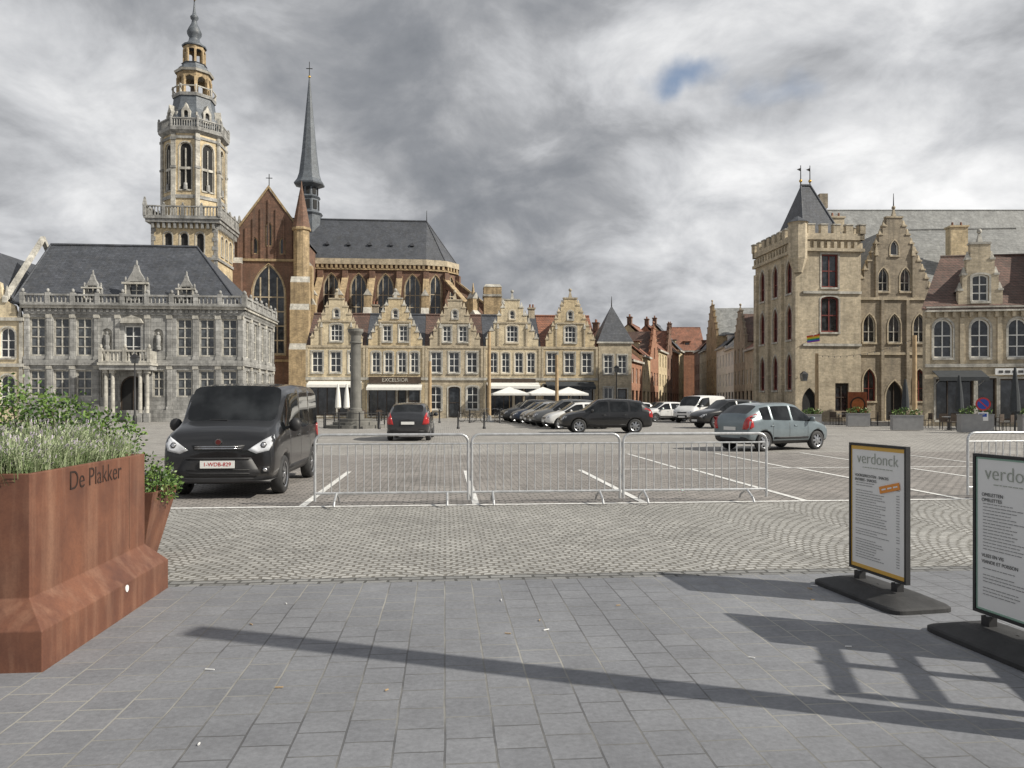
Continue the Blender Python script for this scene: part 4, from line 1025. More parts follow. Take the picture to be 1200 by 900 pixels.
def car(kind, label, cat, x, y, yaw, pnt, group=None, name='parked_car', plate=None):
    ty = TYPES[kind]; t = thing(name, label, cat, (x, y, 0.004), rad(yaw), group)
    st = ty['st']; rings = []
    bm = bmesh.new()
    cl = bm.edges.layers.float.new('crease_edge')
    vl = bm.verts.layers.float.new('crease_vert')
    for (sx, zb, be, ro, hwid, hr) in st:
        p = [(0, zb), (hwid*.8, zb), (hwid*.97, zb+.1), (hwid, zb+.55*(be-zb)), (hwid*.97, be)]
        y5 = hwid*.97+(hr+.04-hwid*.97)*.88; p.append((y5, be+(ro-be)*.84)); p.append((hr-.01, ro)); p.append((hr*.55, ro+.028)); p.append((0, ro+.036))
        L = [bm.verts.new((sx, q[0], q[1])) for q in p]
        Rr = [L[0]]+[bm.verts.new((sx, -q[0], q[1])) for q in p[1:-1]]+[L[-1]]
        rings.append((L, Rr))
    ns = len(st)
    for i in range(ns-1):
        for side in (0, 1):
            A_, B_ = rings[i][side], rings[i+1][side]
            for k in range(8):
                f = bm.faces.new((A_[k], A_[k+1], B_[k+1], B_[k])); f.smooth = True
                mi = 0
                if k == 4 and i in ty['side']: mi = 1
                if k in (6, 7) and i == ty['ws']: mi = 2
                if k in (6, 7) and ty['rw'] is not None and i == ty['rw']: mi = 3
                if k == 0 or (k == 1): mi = 4
                f.material_index = mi
    for i in (0, ns-1):
        L, Rr = rings[i]
        for k in range(8):
            vs = [L[k], L[k+1], Rr[k+1], Rr[k]]; vs2 = []
            for v_ in vs:
                if v_ not in vs2: vs2.append(v_)
            f = bm.faces.new(vs2); f.smooth = True; f.material_index = 0
    bmesh.ops.recalc_face_normals(bm, faces=bm.faces)
    for e_ in bm.edges:
        ms = {f.material_index for f in e_.link_faces}
        if len(ms) > 1 and ms & {1, 2, 3}: e_[cl] = 1.0
    for v_ in bm.verts:
        ms = {f.material_index for f in v_.link_faces}
        if 1 in ms: v_[vl] = .75
    for sd in (0, 1):
        for i in range(ns-1):
            for k, cr in ((4, .5), (6, .35)):
                e_ = bm.edges.get((rings[i][sd][k], rings[i+1][sd][k]))
                if e_: e_[cl] = max(e_[cl], cr)
    me = bpy.data.meshes.new('body'); bm.to_mesh(me); bm.free()
    mats = [pnt, CG, CG, CG, BLK]
    for m_ in mats: me.materials.append(m_)
    o = mkobj('tmp', me); s_ = o.modifiers.new('s', 'SUBSURF'); s_.levels = 2; s_.render_levels = 2
    wr = ty['wr']; hwid = max(q[4] for q in st)
    c = MB()
    for wx in ty['wheels']:
        for s in (-1, 1): c.cyl((wx, s*(hwid-.3), wr), (wx, s*(hwid+.2), wr), wr+.055, wr+.055, BLK, 24)
    co_ = c.obj('cut')
    bmc = bmesh.new(); bmc.from_mesh(co_.data); bmesh.ops.remove_doubles(bmc, verts=bmc.verts, dist=.0001); bmesh.ops.recalc_face_normals(bmc, faces=bmc.faces); bmc.to_mesh(co_.data); bmc.free()
    co_.data.materials.clear()
    for m_ in mats: co_.data.materials.append(m_)
    for p_ in co_.data.polygons: p_.material_index = 4
    bo = o.modifiers.new('b', 'BOOLEAN'); bo.operation = 'DIFFERENCE'; bo.solver = 'EXACT'; bo.object = co_
    try: bo.material_mode = 'INDEX'
    except Exception: pass
    dg = bpy.context.evaluated_depsgraph_get(); full = bpy.data.meshes.new_from_object(o.evaluated_get(dg))
    bpy.data.objects.remove(o); bpy.data.objects.remove(co_)
    bvb = bmesh.new(); bvb.from_mesh(full); bvh = BVHTree.FromBMesh(bvb); bvb.free()
    def part(nm, keep, islands=False):
        b2 = bmesh.new(); b2.from_mesh(full)
        bmesh.ops.delete(b2, geom=[f for f in b2.faces if f.material_index not in keep], context='FACES')
        groups = [None]
        if islands:
            seen = {}; groups = []
            for f in b2.faces:
                if f.index in seen: continue
                stack = [f]; g = len(groups); groups.append(g); seen[f.index] = g
                while stack:
                    q = stack.pop()
                    for e2 in q.edges:
                        for f2 in e2.link_faces:
                            if f2.index not in seen: seen[f2.index] = g; stack.append(f2)
            lab = [seen[f.index] for f in b2.faces]
        for g in groups:
            b3_ = b2.copy()
            if g is not None:
                b3_.faces.ensure_lookup_table()
                bmesh.ops.delete(b3_, geom=[f for f, l in zip(list(b3_.faces), lab) if l != g], context='FACES')
            m2 = bpy.data.meshes.new(nm); b3_.to_mesh(m2); b3_.free()
            for m_ in mats: m2.materials.append(m_)
            mkobj(nm, m2, t)
        b2.free()
    part('body', (0, 4)); part('side_window', (1,), True); part('windscreen', (2,))
    if ty['rw'] is not None: part('rear_window', (3,))
    if wr not in WM: WM[wr] = wheel_mesh(wr, .21)
    for wx in ty['wheels']:
        for s in (-1, 1): mkobj('wheel', WM[wr], t, (wx, s*(hwid-.115), wr), 0 if s > 0 else math.pi)
    W = hwid
    be = st[ty['ws']+1][2]
    for s in (-1, 1):
        b = MB()
        if kind == 'van': ol = [(s*.47, .80), (s*.6, .74), (s*.80, .79), (s*.87, .96), (s*.84, 1.04), (s*.70, .96)]
        else: ol = [(s*W*.48, be*.66), (s*W*.72, be*.64), (s*W*.9, be*.74), (s*W*.9, be*.84), (s*W*.7, be*.79)]
        conform(b, bvh, ol, 'x', 1, .008, HLG, 3, 3)
        mx_ = sum(p[0] for p in ol)/len(ol); mz_ = sum(p[1] for p in ol)/len(ol)
        conform(b, bvh, [(mx_+.05*math.cos(k), mz_+.05*math.sin(k)) for k in (0, 1.05, 2.1, 3.14, 4.2, 5.2)], 'x', 1, .016, BLK, 1, 2)
        conform(b, bvh, [(mx_+.035*math.cos(k), mz_+.035*math.sin(k)) for k in (0, 1.05, 2.1, 3.14, 4.2, 5.2)], 'x', 1, .02, HLD, 1, 2)
        b.obj('headlight', t)
        b = MB(); zt = st[2][2]
        conform(b, bvh, [(s*W*.64, zt-.3), (s*W*.95, zt-.3), (s*W*.93, zt+.08), (s*W*.82, zt+.2), (s*W*.74, zt+.02)], 'x', -1, .014, TLR, 3, 3)
        conform(b, bvh, [(st[1][0]+.03, zt-.3), (st[1][0]+.2, zt-.22), (st[1][0]+.17, zt-.02), (st[2][0]+.02, zt+.02)], 'y', s, .012, TLR, 3, 2)
        b.obj('tail_light', t)
        b = MB(); mx = st[ty['ws']+1][0]-.32
        b.ball((mx, s*(W+.1), be+.1), .07, .11, .085 if kind != 'van' else .12, BLK if kind == 'van' else pnt, 10, 7); b.cyl((mx, s*(W-.08), be+.04), (mx, s*(W+.06), be+.07), .025, .03, BLK, 6); b.obj('mirror', t)
        b = MB()
        for sx in (ty['wheels'][0]-wr-.13, -.08, ty['wheels'][1]+wr+.05 if kind != 'van' else -1.08):
            conform(b, bvh, [(sx-.006, .32), (sx+.006, .32), (sx+.006, be-.02), (sx-.006, be-.02)], 'y', s, .002, BLK, 4, 2, .004)
        conform(b, bvh, [(ty['wheels'][1]+wr+.1, .38), (ty['wheels'][0]-wr-.1, .38), (ty['wheels'][0]-wr-.1, .45), (ty['wheels'][1]+wr+.1, .45)], 'y', s, .012, BLK, 5, 2)
        b.obj('side_trim', t)
        for sx in (.12, -.9):
            b = MB(); conform(b, bvh, [(sx, be-.13), (sx+.16, be-.13), (sx+.16, be-.10), (sx, be-.10)], 'y', s, .02, pnt if kind != 'van' else BLK, 2, 2); b.obj('door_handle', t)
    b = MB()
    if kind == 'van':
        conform(b, bvh, [(-.60,.36),(.60,.36),(.66,.44),(.52,.68),(-.52,.68),(-.66,.44)], 'x', 1, .008, BLK, 4, 3)
        for z in (.42, .48, .66): conform(b, bvh, [(-.5,z-.008),(.5,z-.008),(.5,z+.008),(-.5,z+.008)], 'x', 1, .02, RUB, 4, 2)
        conform(b, bvh, [(-.38,.80),(.38,.80),(.42,.88),(-.42,.88)], 'x', 1, .008, BLK, 4, 3)
        for z in (.825, .855): conform(b, bvh, [(-.36,z-.006),(.36,z-.006),(.37,z+.006),(-.37,z+.006)], 'x', 1, .018, CHR, 4, 2)
        b.obj('grille', t)
        b = MB()
        conform(b, bvh, [(-.84,.27),(.84,.27),(.84,.35),(-.84,.35)], 'x', 1, .012, BLK, 5, 3)
        for s in (-1, 1):
            conform(b, bvh, [(s*.68,.42),(s*.80,.42),(s*.81,.53),(s*.70,.53)], 'x', 1, .012, BLK, 3, 2)
            conform(b, bvh, [(s*.745+.035*math.cos(k), .475+.035*math.sin(k)) for k in (0, 1.05, 2.1, 3.14, 4.2, 5.2)], 'x', 1, .02, HLD, 1, 2)
        b.obj('bumper_trim', t)
        ex = bvh.ray_cast(Vector((4, 0, .93)), Vector((-1, 0, 0)))[0].x
        b = MB(); b.cyl((ex-.02, 0, .93), (ex+.03, 0, .93), .06, .055, CHR, 18); b.cyl((ex+.03, 0, .93), (ex+.036, 0, .93), .04, .04, simple('dark_red_badge', (.1,.02,.02), .3, .05), 18); b.obj('emblem', t)
        b = MB(); b.cyl((1.47, .6, 1.20), (1.34, .02, 1.33), .011, .011, BLK, 6); b.obj('wiper', t)
        b = MB(); b.cyl((1.47, -.05, 1.27), (1.34, -.62, 1.28), .011, .011, BLK, 6); b.obj('wiper', t)
    else:
        conform(b, bvh, [(-W*.5,be*.36),(W*.5,be*.36),(W*.42,be*.52),(-W*.42,be*.52)], 'x', 1, .008, BLK, 4, 3)
        conform(b, bvh, [(-W*.4,be*.64),(W*.4,be*.64),(W*.42,be*.72),(-W*.42,be*.72)], 'x', 1, .008, BLK, 4, 3); b.obj('grille', t)
        b = MB(); conform(b, bvh, [(-W*.7,.3),(W*.7,.3),(W*.75,.42),(-W*.75,.42)], 'x', -1, .01, BLK, 4, 3); b.obj('rear_bumper_trim', t)
    b = MB(); fx = bvh.ray_cast(Vector((4, 0, .5)), Vector((-1, 0, 0)))[0].x; zf = .46 if kind != 'van' else .57
    if kind == 'van': fx = bvh.ray_cast(Vector((4, 0, .57)), Vector((-1, 0, 0)))[0].x+.015
    b.box(fx+.005, fx+.025, -.27, .27, zf-.06, zf+.06, PLT); b.obj('number_plate', t)
    b = MB(); rx = bvh.ray_cast(Vector((-4, 0, .72)), Vector((1, 0, 0)))[0].x
    zr = .72; b.box(rx-.03, rx+.03, -.26, .26, zr-.055, zr+.055, PLT); b.obj('number_plate', t)
    if plate:
        text(t, 'plate_lettering', plate, .088, REDI, T(fx+.027, 0, zf) @ RZ(rad(90)), ext=.001, off=.0003)
    return t
v0 = Vector((-4.76, 12.4, 0)) + V*2.25
car('van', 'black compact van with closed doors parked on the setts', 'van', v0.x, v0.y, -85, P_BLK, None, 'parked_van', '1-WDB-829')
G = 'cars parked on the market square'
car('hatch', 'dark grey hatchback seen from behind', 'car', -4.25, 32.6, 93, P_DGR, G)
car('suv', 'black estate car parked side-on behind the barriers', 'car', 4.65, 38.8, 184, P_BLK, G)
car('mpv', 'silver-blue small car seen from rear side', 'car', 8.65, 25.6, 27, P_SIL, G)
cols = [(P_WHT, 'white'), (P_GRY, 'grey'), (P_BLK, 'black'), (P_LSL, 'silver'), (P_NAV, 'navy'), (P_DGR, 'dark grey'), (P_LSL, 'silver')]
for i in range(7):
    d = 44.5+i*2.75
    car(['hatch','suv','hatch','mpv','hatch','suv','hatch'][i], cols[i][1]+' car parked in a row on the square', 'car', 4.1-.17*(d-43), d, 192, cols[i][0], G)
car('suv', 'black estate car parked near the side street', 'car', 12.9, 46.0, 200, P_BLK, G)
car('panel', 'white panel van parked near the side street', 'van', 14.0, 57.5, 225, P_WHT, 'vehicles near the side street', 'parked_van')
car('hatch', 'white hatchback parked on the square', 'car', 12.0, 60.5, 200, P_WHT, G)
car('hatch', 'pale silver car parked on the square', 'car', 12.6, 66, 215, P_LSL, G)
car('mpv', 'dark blue car parked near the pavilion', 'car', 19.0, 62, 200, P_NAV, G)
car('hatch', 'white car in front of the cafes', 'car', 9.6, 63, 190, P_WHT, G)

# ------------------------------------------------------------------ crowd barriers
def barrier(p):
    t = thing('crowd_barrier', 'galvanised steel crowd barrier standing on the setts', 'barrier', p, A5, 'row of crowd barriers')
    L = 2.3; z0, z1 = .2, 1.08; b = MB(); r = .021
    rc = .12
    pts = []
    for cx, cz, a0 in ((L-rc, z1-rc, 0), (rc, z1-rc, 90)):
        for k in range(6): a = rad(a0+90*k/5); pts.append((cx+rc*math.cos(a), 0, cz+rc*math.sin(a)))
    pts = [(L, 0, .08)]+pts+[(0, 0, .08)]
    b.tube(pts, r, GALV, 8); b.cyl((0, 0, z0), (L, 0, z0), r*.9, r*.9, GALV, 8)
    b.cyl((0, 0, z1-.14), (L, 0, z1-.14), .014, .014, GALV, 6)
    b.obj('frame', t)
    b = MB(); n = 19
    for i in range(1, n): b.cyl((L*i/n, 0, z0), (L*i/n, 0, z1-.14), .0095, .0095, GALV, 6, False)
    b.obj('bars', t)
    for x in (.32, L-.32):
        b = MB(); b.tube([(x, -.3, .03), (x, -.24, .1), (x, 0, z0), (x, .24, .1), (x, .3, .03)], .018, GALV, 8); b.obj('foot', t)
    b = MB(); b.tube([(L, 0, .45), (L+.03, 0, .45), (L+.03, 0, .37)], .008, GALV, 6); b.obj('hook', t)
    b = MB(); b.tube([(L, 0, .95), (L+.03, 0, .95), (L+.03, 0, .87)], .008, GALV, 6); b.obj('hook', t)
P0 = Vector((-2.96, 11.55, 0.01))
for k in (0, 1, 2): barrier(P0+U*(2.355*k))
barrier(Vector((7.35, 12.4, .01)))
barrier(Vector((9.72, 12.6, .01)))

# ------------------------------------------------------------------ planters and plants
def frustum_planter(t, x0, x1, y0, y1, rings, mat, inner, soil_z):
    b = MB(); L = []
    for ins, z in rings: L.append([(x0+ins, y0+ins, z), (x1-ins, y0+ins, z), (x1-ins, y1-ins, z), (x0+ins, y1-ins, z)])
    for a, c in zip(L[:-1], L[1:]):
        b.add(a+c, [(i, (i+1) % 4, 4+(i+1) % 4, 4+i) for i in range(4)], mat)
    o = b.obj('body', t)
    bv = bmesh.new(); bv.from_mesh(o.data); bmesh.ops.remove_doubles(bv, verts=bv.verts, dist=.001); bv.to_mesh(o.data); bv.free()
    md = o.modifiers.new('b', 'BEVEL'); md.width = .006; md.segments = 2; md.limit_method = 'ANGLE'
    b = MB(); b.face([(x0+inner, y0+inner, soil_z), (x1-inner, y0+inner, soil_z), (x1-inner, y1-inner, soil_z), (x0+inner, y1-inner, soil_z)], SOIL); b.obj('soil', t)
pl = thing('planter', 'large rusty corten steel planter with flared base on the pavement', 'planter', (-2.75, 4.5, .012), A5)
frustum_planter(pl, -1.65, 0, 0, 2.06, [(0, 0), (0, .24), (.14, .40), (.14, 1.15), (.175, 1.15), (.175, .95)], RUST, .17, 1.02)
text(pl, 'lettering', 'De Plakker', .185, RUSTD, T(-.138, .62, 1.05) @ RZ(rad(90)), 'LEFT', .002, -.0022)
b = MB(); b.cyl((.0, 1.2, .2), (.006, 1.2, .2), .026, .026, WP, 14); b.obj('sticker', pl)
b = MB(); b.box(-.142, -.1385, 1.6, 1.603, .42, 1.14, RUSTD); b.obj('seam', pl)
pl2 = thing('planter', 'tapered rusty steel planter holding a leafy shrub', 'planter', (-3.50, 7.5, .006), A5)
frustum_planter(pl2, -1.3, 0, 0, .7, [(.16, 0), (0.0, .70), (.03, .70), (.03, .6)], RUST, .03, .64)
pl3 = thing('planter', 'rusty steel planter with tall green shrubs', 'planter', (-5.0, 7.3, .006), A5)
frustum_planter(pl3, -1.6, 0, 0, .8, [(.14, 0), (0.0, .72), (.03, .72), (.03, .6)], RUST, .03, .64)

def leaf_mass(name, label, cat, blobs, n, mats, size, loc=(0,0,0), rotz=0, stems=True):
    t = thing(name, label, cat, loc, rotz)
    b = MB(); rr = random.Random(len(label)*7+n)
    for i in range(n):
        cx, cy, cz, rx, ry, rz = blobs[rr.randrange(len(blobs))]
        while True:
            p = Vector((rr.uniform(-1,1), rr.uniform(-1,1), rr.uniform(-1,1)))
            if p.length < 1: break
        if rr.random() < .6: p = p.normalized()*rr.uniform(.7, 1.2)
        c = Vector((cx+p.x*rx, cy+p.y*ry, cz+p.z*rz)); s = size*rr.uniform(.6, 1.4)
        d = Vector((rr.gauss(0,1)+p.x, rr.gauss(0,1)+p.y, rr.gauss(0,.8)+.4)).normalized(); q = d.orthogonal().normalized()
        q = (Matrix.Rotation(rr.uniform(0, 6.28), 3, d) @ q); 
        m_ = mats[rr.choice([0,0,1,2] if len(mats) > 2 else [0,1])]
        b.add([c, c+d*s*.5+q*s*.28, c+d*s, c+d*s*.5-q*s*.28], [(0,1,2,3)], m_)
    b.obj('foliage', t)
    if stems:
        b = MB()
        for cx, cy, cz, rx, ry, rz in blobs:
            for k in range(3): b.cyl((cx+rr.uniform(-.05,.05), cy, max(.02, cz-rz*1.5)), (cx+rr.uniform(-rx,rx)*.6, cy+rr.uniform(-ry,ry)*.6, cz+rz*.5), .012, .005, DW, 5, False)
        b.obj('stem', t)
    return t
def lavender():
    t = thing('lavender_plant', 'bushy grey-green lavender filling the steel planter', 'plant', (-2.75, 4.5, .012), A5)
    b = MB(); rr = random.Random(4)
    tufts = [(rr.uniform(-1.4, -.42), rr.uniform(.3, 1.8), rr.uniform(.24, .36)) for _ in range(46)] + [(-.30, .26+.148*k, rr.uniform(.17, .27)) for k in range(11)] + [(-1.4+.12*k, .28, rr.uniform(.17, .27)) for k in range(10)]
    for (tx, ty, hh) in tufts:
        for k in range(230):
            a = rr.uniform(0, 6.28); lean = rr.random()**.65*1.0
            x = tx+rr.gauss(0, .05); y = ty+rr.gauss(0, .055); L = hh*rr.uniform(.5, 1.12)
            dx, dy = math.cos(a)*lean, math.sin(a)*lean
            if tx > -.4 and dx > 0: dx *= .6
            x = min(x, -.19); zb = 1.08
            p0 = Vector((x, y, zb)); p1 = p0+Vector((dx*L*.45, dy*L*.45, L*.62)); p2 = p0+Vector((dx*L*.9, dy*L*.9, L*(1.05-lean*.3)))
            wv = Vector((-math.sin(a+.6), math.cos(a+.6), 0))*rr.uniform(.0014, .0026)
            m_ = LV[rr.choice([0,0,0,1,1,2,2])]
            b.add([p0-wv, p0+wv, p1+wv, p1-wv], [(0,1,2,3)], m_); b.add([p1-wv, p1+wv, p2+wv*.4, p2-wv*.4], [(0,1,2,3)], m_)
            if rr.random() < .3:
                d = (p2-p1).normalized()*.026; b.add([p2-wv*2, p2+wv*2, p2+wv*1.5+d, p2-wv*1.5+d], [(0,1,2,3)], LV[rr.choice([1,3])])
            for _ in range(4):
                q = p0.lerp(p1, rr.random()) if rr.random() < .6 else p1.lerp(p2, rr.random()*.7); s = rr.uniform(.01, .028); dd = Vector((rr.gauss(0,1), rr.gauss(0,1), .5)).normalized()*s
                b.add([q, q+dd*.5+wv*1.6, q+dd, q+dd*.5-wv*1.6], [(0,1,2,3)], LV[rr.choice([0,1,2])])
    b.obj('foliage', t)
lavender()
leaf_mass('shrub', 'small dark green leafy shrub spilling over a steel planter', 'shrub', [(-.28,.35,.83,.3,.3,.2),(-.65,.3,.85,.35,.3,.25),(-.08,.3,.74,.2,.25,.17),(-1.0,.3,.9,.3,.3,.3)], 2600, LF, .042, (-3.50, 7.5, .006), A5)
leaf_mass('shrub', 'tall bright green leafy shrub behind the lavender', 'shrub', [(.75,.3,1.2,.3,.3,.28),(.35,.3,1.35,.3,.3,.3),(-.05,.4,1.4,.3,.35,.36),(-.45,.4,1.5,.35,.35,.36),(-.9,.4,1.42,.35,.35,.35),(-1.3,.4,1.5,.35,.35,.4),(-1.6,.3,1.3,.3,.3,.4),(-.5,.3,.95,.6,.3,.3)], 9000, LF, .042, (-4.75, 7.3, .006), A5)

# ------------------------------------------------------------------ menu boards
def menu_board(loc, rot, label, fm, lines, badge):
    t = thing('menu_board', label, 'menu board', (loc[0], loc[1], .012), rot, 'cafe menu boards on the pavement')
    W = .70; z0, z1 = .17, 1.235
    b = MB()
    b.box(0, W, -.02, .02, z0, z0+.02, BLK); b.box(0, W, -.02, .02, z1-.02, z1, BLK); b.box(0, .02, -.02, .02, z0+.021, z1-.021, BLK); b.box(W-.02, W, -.02, .02, z0+.021, z1-.021, BLK)
    b.obj('frame', t)
    b = MB(); b.box(.021, W-.021, -.008, .008, z0+.022, z1-.022, WP); b.obj('panel', t)
    b = MB(); y0, y1 = -.012, -.009
    tk = .03 if badge else .012
    b.box(.022, W-.022, y0, y1, z1-.022-tk, z1-.022, fm); b.box(.022, W-.022, y0, y1, z0+.022, z0+.022+tk, fm); b.box(.022, .030, y0, y1, z0+.023+tk, z1-.023-tk, fm); b.box(W-.030, W-.022, y0, y1, z0+.023+tk, z1-.023-tk, fm)
    b.obj('panel_border', t)
    text(t, 'title_lettering', 'verdonck', .135, SGR, T(W/2, -.0125, z1-.125), ext=.0008, off=-.002)
    rr = random.Random(int(loc[1]*10)); b = MB(); yy = z1-.2
    x = .17
    while x < W-.17:
        l = rr.uniform(.015, .04); b.box(x, x+l, -.0125, -.0095, yy, yy+.005, SGR); x += l+.01
    for hd, z in lines: text(t, 'heading_lettering', hd, .032, INK, T(.07, -.0125, z), 'LEFT', .0006)
    zz = z1-.31; skip = [z for _, z in lines]
    while zz > z0+.11:
        if all(abs(zz-s) > .026 for s in skip) and rr.random() < .92:
            end = rr.uniform(.3, W-.24); x = .08
            if badge and abs(zz-(z1-.35)) < .05: end = .3
            while x < end: l = rr.uniform(.012, .045); b.box(x, x+l, -.0125, -.0095, zz, zz+.004, PRN); x += l+.008
            b.box(W-.12, W-.085, -.0125, -.0095, zz, zz+.004, PRN)
        zz -= .0215
    b.obj('small_print', t)
    if badge:
        b = MB(); b.xf = T(W*.72, 0, z1-.34) @ Matrix.Rotation(rad(-14), 4, 'Y'); b.box(-.12, .12, -.016, -.013, -.028, .028, ORG)
        for q in (-.09, -.02, .05): b.box(q, q+.05, -.018, -.0165, -.006, .006, WP)
        b.obj('sticker', t)
    for x in (.12, W-.12):
        b = MB(); b.cyl((x, 0, .05), (x, 0, z0), .02, .02, GALV, 8); b.box(x-.035, x+.035, -.03, .03, .09, .16, BLK); b.obj('spring_foot', t)
    cx = W/2; hx, hy = .54, .27; prof = [(1.0, 0), (1.0, .03), (.96, .042), (.55, .09), (.42, .098), (.02, .10)]; n = 48; pts = []
    for s, z in prof:
        for i in range(n):
            a = 2*math.pi*i/n; ca, sa = math.cos(a), math.sin(a); k = .24
            sx = s if s > .9 else s*1.25
            pts.append((cx+hx*sx*math.copysign(abs(ca)**k, ca), hy*s*math.copysign(abs(sa)**k, sa), z))
    b = MB(); b.add(pts, [(k*n+i, k*n+(i+1) % n, (k+1)*n+(i+1) % n, (k+1)*n+i) for k in range(5) for i in range(n)], RUB, False)
    b.obj('base', t)
menu_board((2.91, 6.6), rad(-78.7), 'white menu board with ochre border on a black rubber base', YEL, [('VOORGERECHTEN - SNACKS', .965), ('ENTREES - SNACKS', .93)], True)
menu_board((3.145, 5.22), rad(-80), 'white menu board with green border on a black rubber base', GRN, [('OMELETTEN', .965), ('OMELETTES', .93), ('VLEES EN VIS', .56), ('VIANDE ET POISSON', .52)], False)

# ------------------------------------------------------------------ street furniture
def column():
    t = thing('stone_column', 'dark grey stone column monument on a stepped round base', 'monument', (-9.35, 46, 0), 0)
    b = MB(); b.rev([(1.75, 0), (1.75, .18), (1.35, .181), (1.35, .36), (1.0, .361), (1.0, .55), (.3, .551)], 0, 0, CST, 24); b.obj('base', t)
    b = MB(); b.rev([(.5, .55), (.5, 1.0), (.38, 1.02), (.36, 1.15), (.31, 1.2), (.30, 5.0), (.31, 5.02), (.37, 5.05), (.37, 5.12), (.31, 5.15), (.30, 5.5), (.33, 5.55), (.44, 5.72), (.46, 5.74), (.46, 5.9), (.1, 5.95)], 0, 0, CST, 20); b.obj('shaft', t)
    b = MB()
    for k in range(10):
        a = k*rad(36); b.cyl((1.9*math.cos(a), 1.9*math.sin(a), 0), (1.9*math.cos(a), 1.9*math.sin(a), .95), .05, .04, BLK, 6)
        a2 = a+rad(36)
        for z in (.5, .88): b.cyl((1.9*math.cos(a), 1.9*math.sin(a), z), (1.9*math.cos(a2), 1.9*math.sin(a2), z), .015, .015, BLK, 5)
    b.obj('railing', t)
column()
def mast(x, y, h, grp='wooden masts for string lights'):
    t = thing('wooden_mast', 'tall pale wooden mast on a steel foot', 'pole', (x, y, 0), 0, grp)
    b = MB(); b.cyl((0, 0, .1), (0, 0, h), .15, .12, PWD, 8); b.obj('pole', t)
    b = MB(); b.box(-.35, .35, -.35, .35, 0, .12, GALV); b.cyl((0, 0, .12), (0, 0, .5), .18, .17, GALV, 8); b.obj('foot', t)
for x, y, h in ((-1.75, 59, 6.9), (3.5, 60, 5.2), (-6.2, 58, 4.6), (21.8, 55, 5.0), (23.3, 44.5, 5.4)): mast(x, y, h)
def string_lights():
    for k, (p, q) in enumerate((((21.8, 55, 4.9), (23.3, 44.5, 5.2)),)):
        t = thing('string_lights', 'sagging string of small lamps between wooden masts', 'string lights', p, 0)
        p = Vector(p); q = Vector(q)-p; b = MB(); pts = []; n = 14
        for i in range(n+1): s = i/n; pts.append(q*s-Vector((0, 0, .7*4*s*(1-s)*.6)))
        b.tube(pts, .012, BLK, 4); b.obj('cable', t)
        for a in pts[1:-1]: b = MB(); b.ball((a.x, a.y, a.z-.06), .03, .03, .045, GLs, 6, 4); b.obj('bulb', t)
string_lights()
def parasol(x, y, open_=True, mat=AWN, h=2.7, w=1.4):
    t = thing('parasol', 'open white cafe parasol' if open_ else 'closed cafe parasol on a stone stand', 'parasol', (x, y, 0), A5, 'cafe parasols' if open_ else None)
    b = MB(); b.cyl((0, 0, 0), (0, 0, h), .035, .03, PWD if open_ else BLK, 8); b.obj('pole', t)
    b = MB(); b.box(-.3, .3, -.3, .3, 0, .1, ST); b.obj('stand', t)
    b = MB()
    if open_:
        c = [(-w,-w),(w,-w),(w,w),(-w,w)]
        for i in range(4):
            a, d = c[i], c[(i+1) % 4]
            b.face([(a[0],a[1],h-.5),(d[0],d[1],h-.5),(0,0,h+.05)], mat); b.face([(a[0],a[1],h-.5),(d[0],d[1],h-.5),(d[0],d[1],h-.65),(a[0],a[1],h-.65)], mat)
    else:
        b.rev([(.12, 1.0), (.24, 1.1), (.2, 1.8), (.14, 2.4), (.05, h+.05)], 0, 0, mat, 10)
    b.obj('canopy', t)
for x, y in ((-.2, 61.5), (2.5, 62.3), (4.6, 62.6)): parasol(x, y)
for x, y, h in ((25.3, 43.5, 3.0), (24.6, 37.6, 3.2), (24.3, 47.5, 2.9), (-12.9, 60, 2.9), (-13.8, 61, 2.9)): parasol(x, y, False, AWD if x > 0 else AWN, h)
def cafe_set(x, y, rot, mat):
    t = thing('cafe_table', 'small round cafe table', 'table', (x, y, 0), rot, 'cafe tables on the terrace')
    b = MB(); b.cyl((0, 0, .72), (0, 0, .75), .36, .36, mat, 14); b.obj('top', t)
    b = MB(); b.cyl((0, 0, 0), (0, 0, .72), .03, .03, BLK, 6); b.cyl((0, 0, 0), (0, 0, .03), .25, .25, BLK, 12); b.obj('leg', t)
    for s in (-1, 1):
        c = thing('cafe_chair', 'dark woven cafe chair', 'chair', (x+s*.62*math.cos(rot), y+s*.62*math.sin(rot), 0), rot+(0 if s < 0 else math.pi), 'cafe chairs on the terrace')
        b = MB(); b.box(-.22, .22, -.22, .22, .43, .47, DW); b.obj('seat', c)
        b = MB(); b.box(-.24, -.2, -.22, .22, .5, .88, DW); b.obj('backrest', c)
        for lx in (-.2, .2):
            for ly in (-.2, .2): b = MB(); b.cyl((lx, ly, 0), (lx, ly, .43 if lx > 0 else .6), .02, .02, BLK, 5, False); b.obj('leg', c)
for i, (x, y) in enumerate(((24.2, 46), (25.6, 45), (24.0, 42.2), (25.8, 41), (23.1, 50.5), (0.9, 62), (3.6, 61.6), (-10.8, 62.5), (-13, 64.5), (6.2, 64), (21.9, 51.5), (24.6, 49.2), (26.5, 43))): cafe_set(x, y, i*.7, DW if i % 2 else GALV)
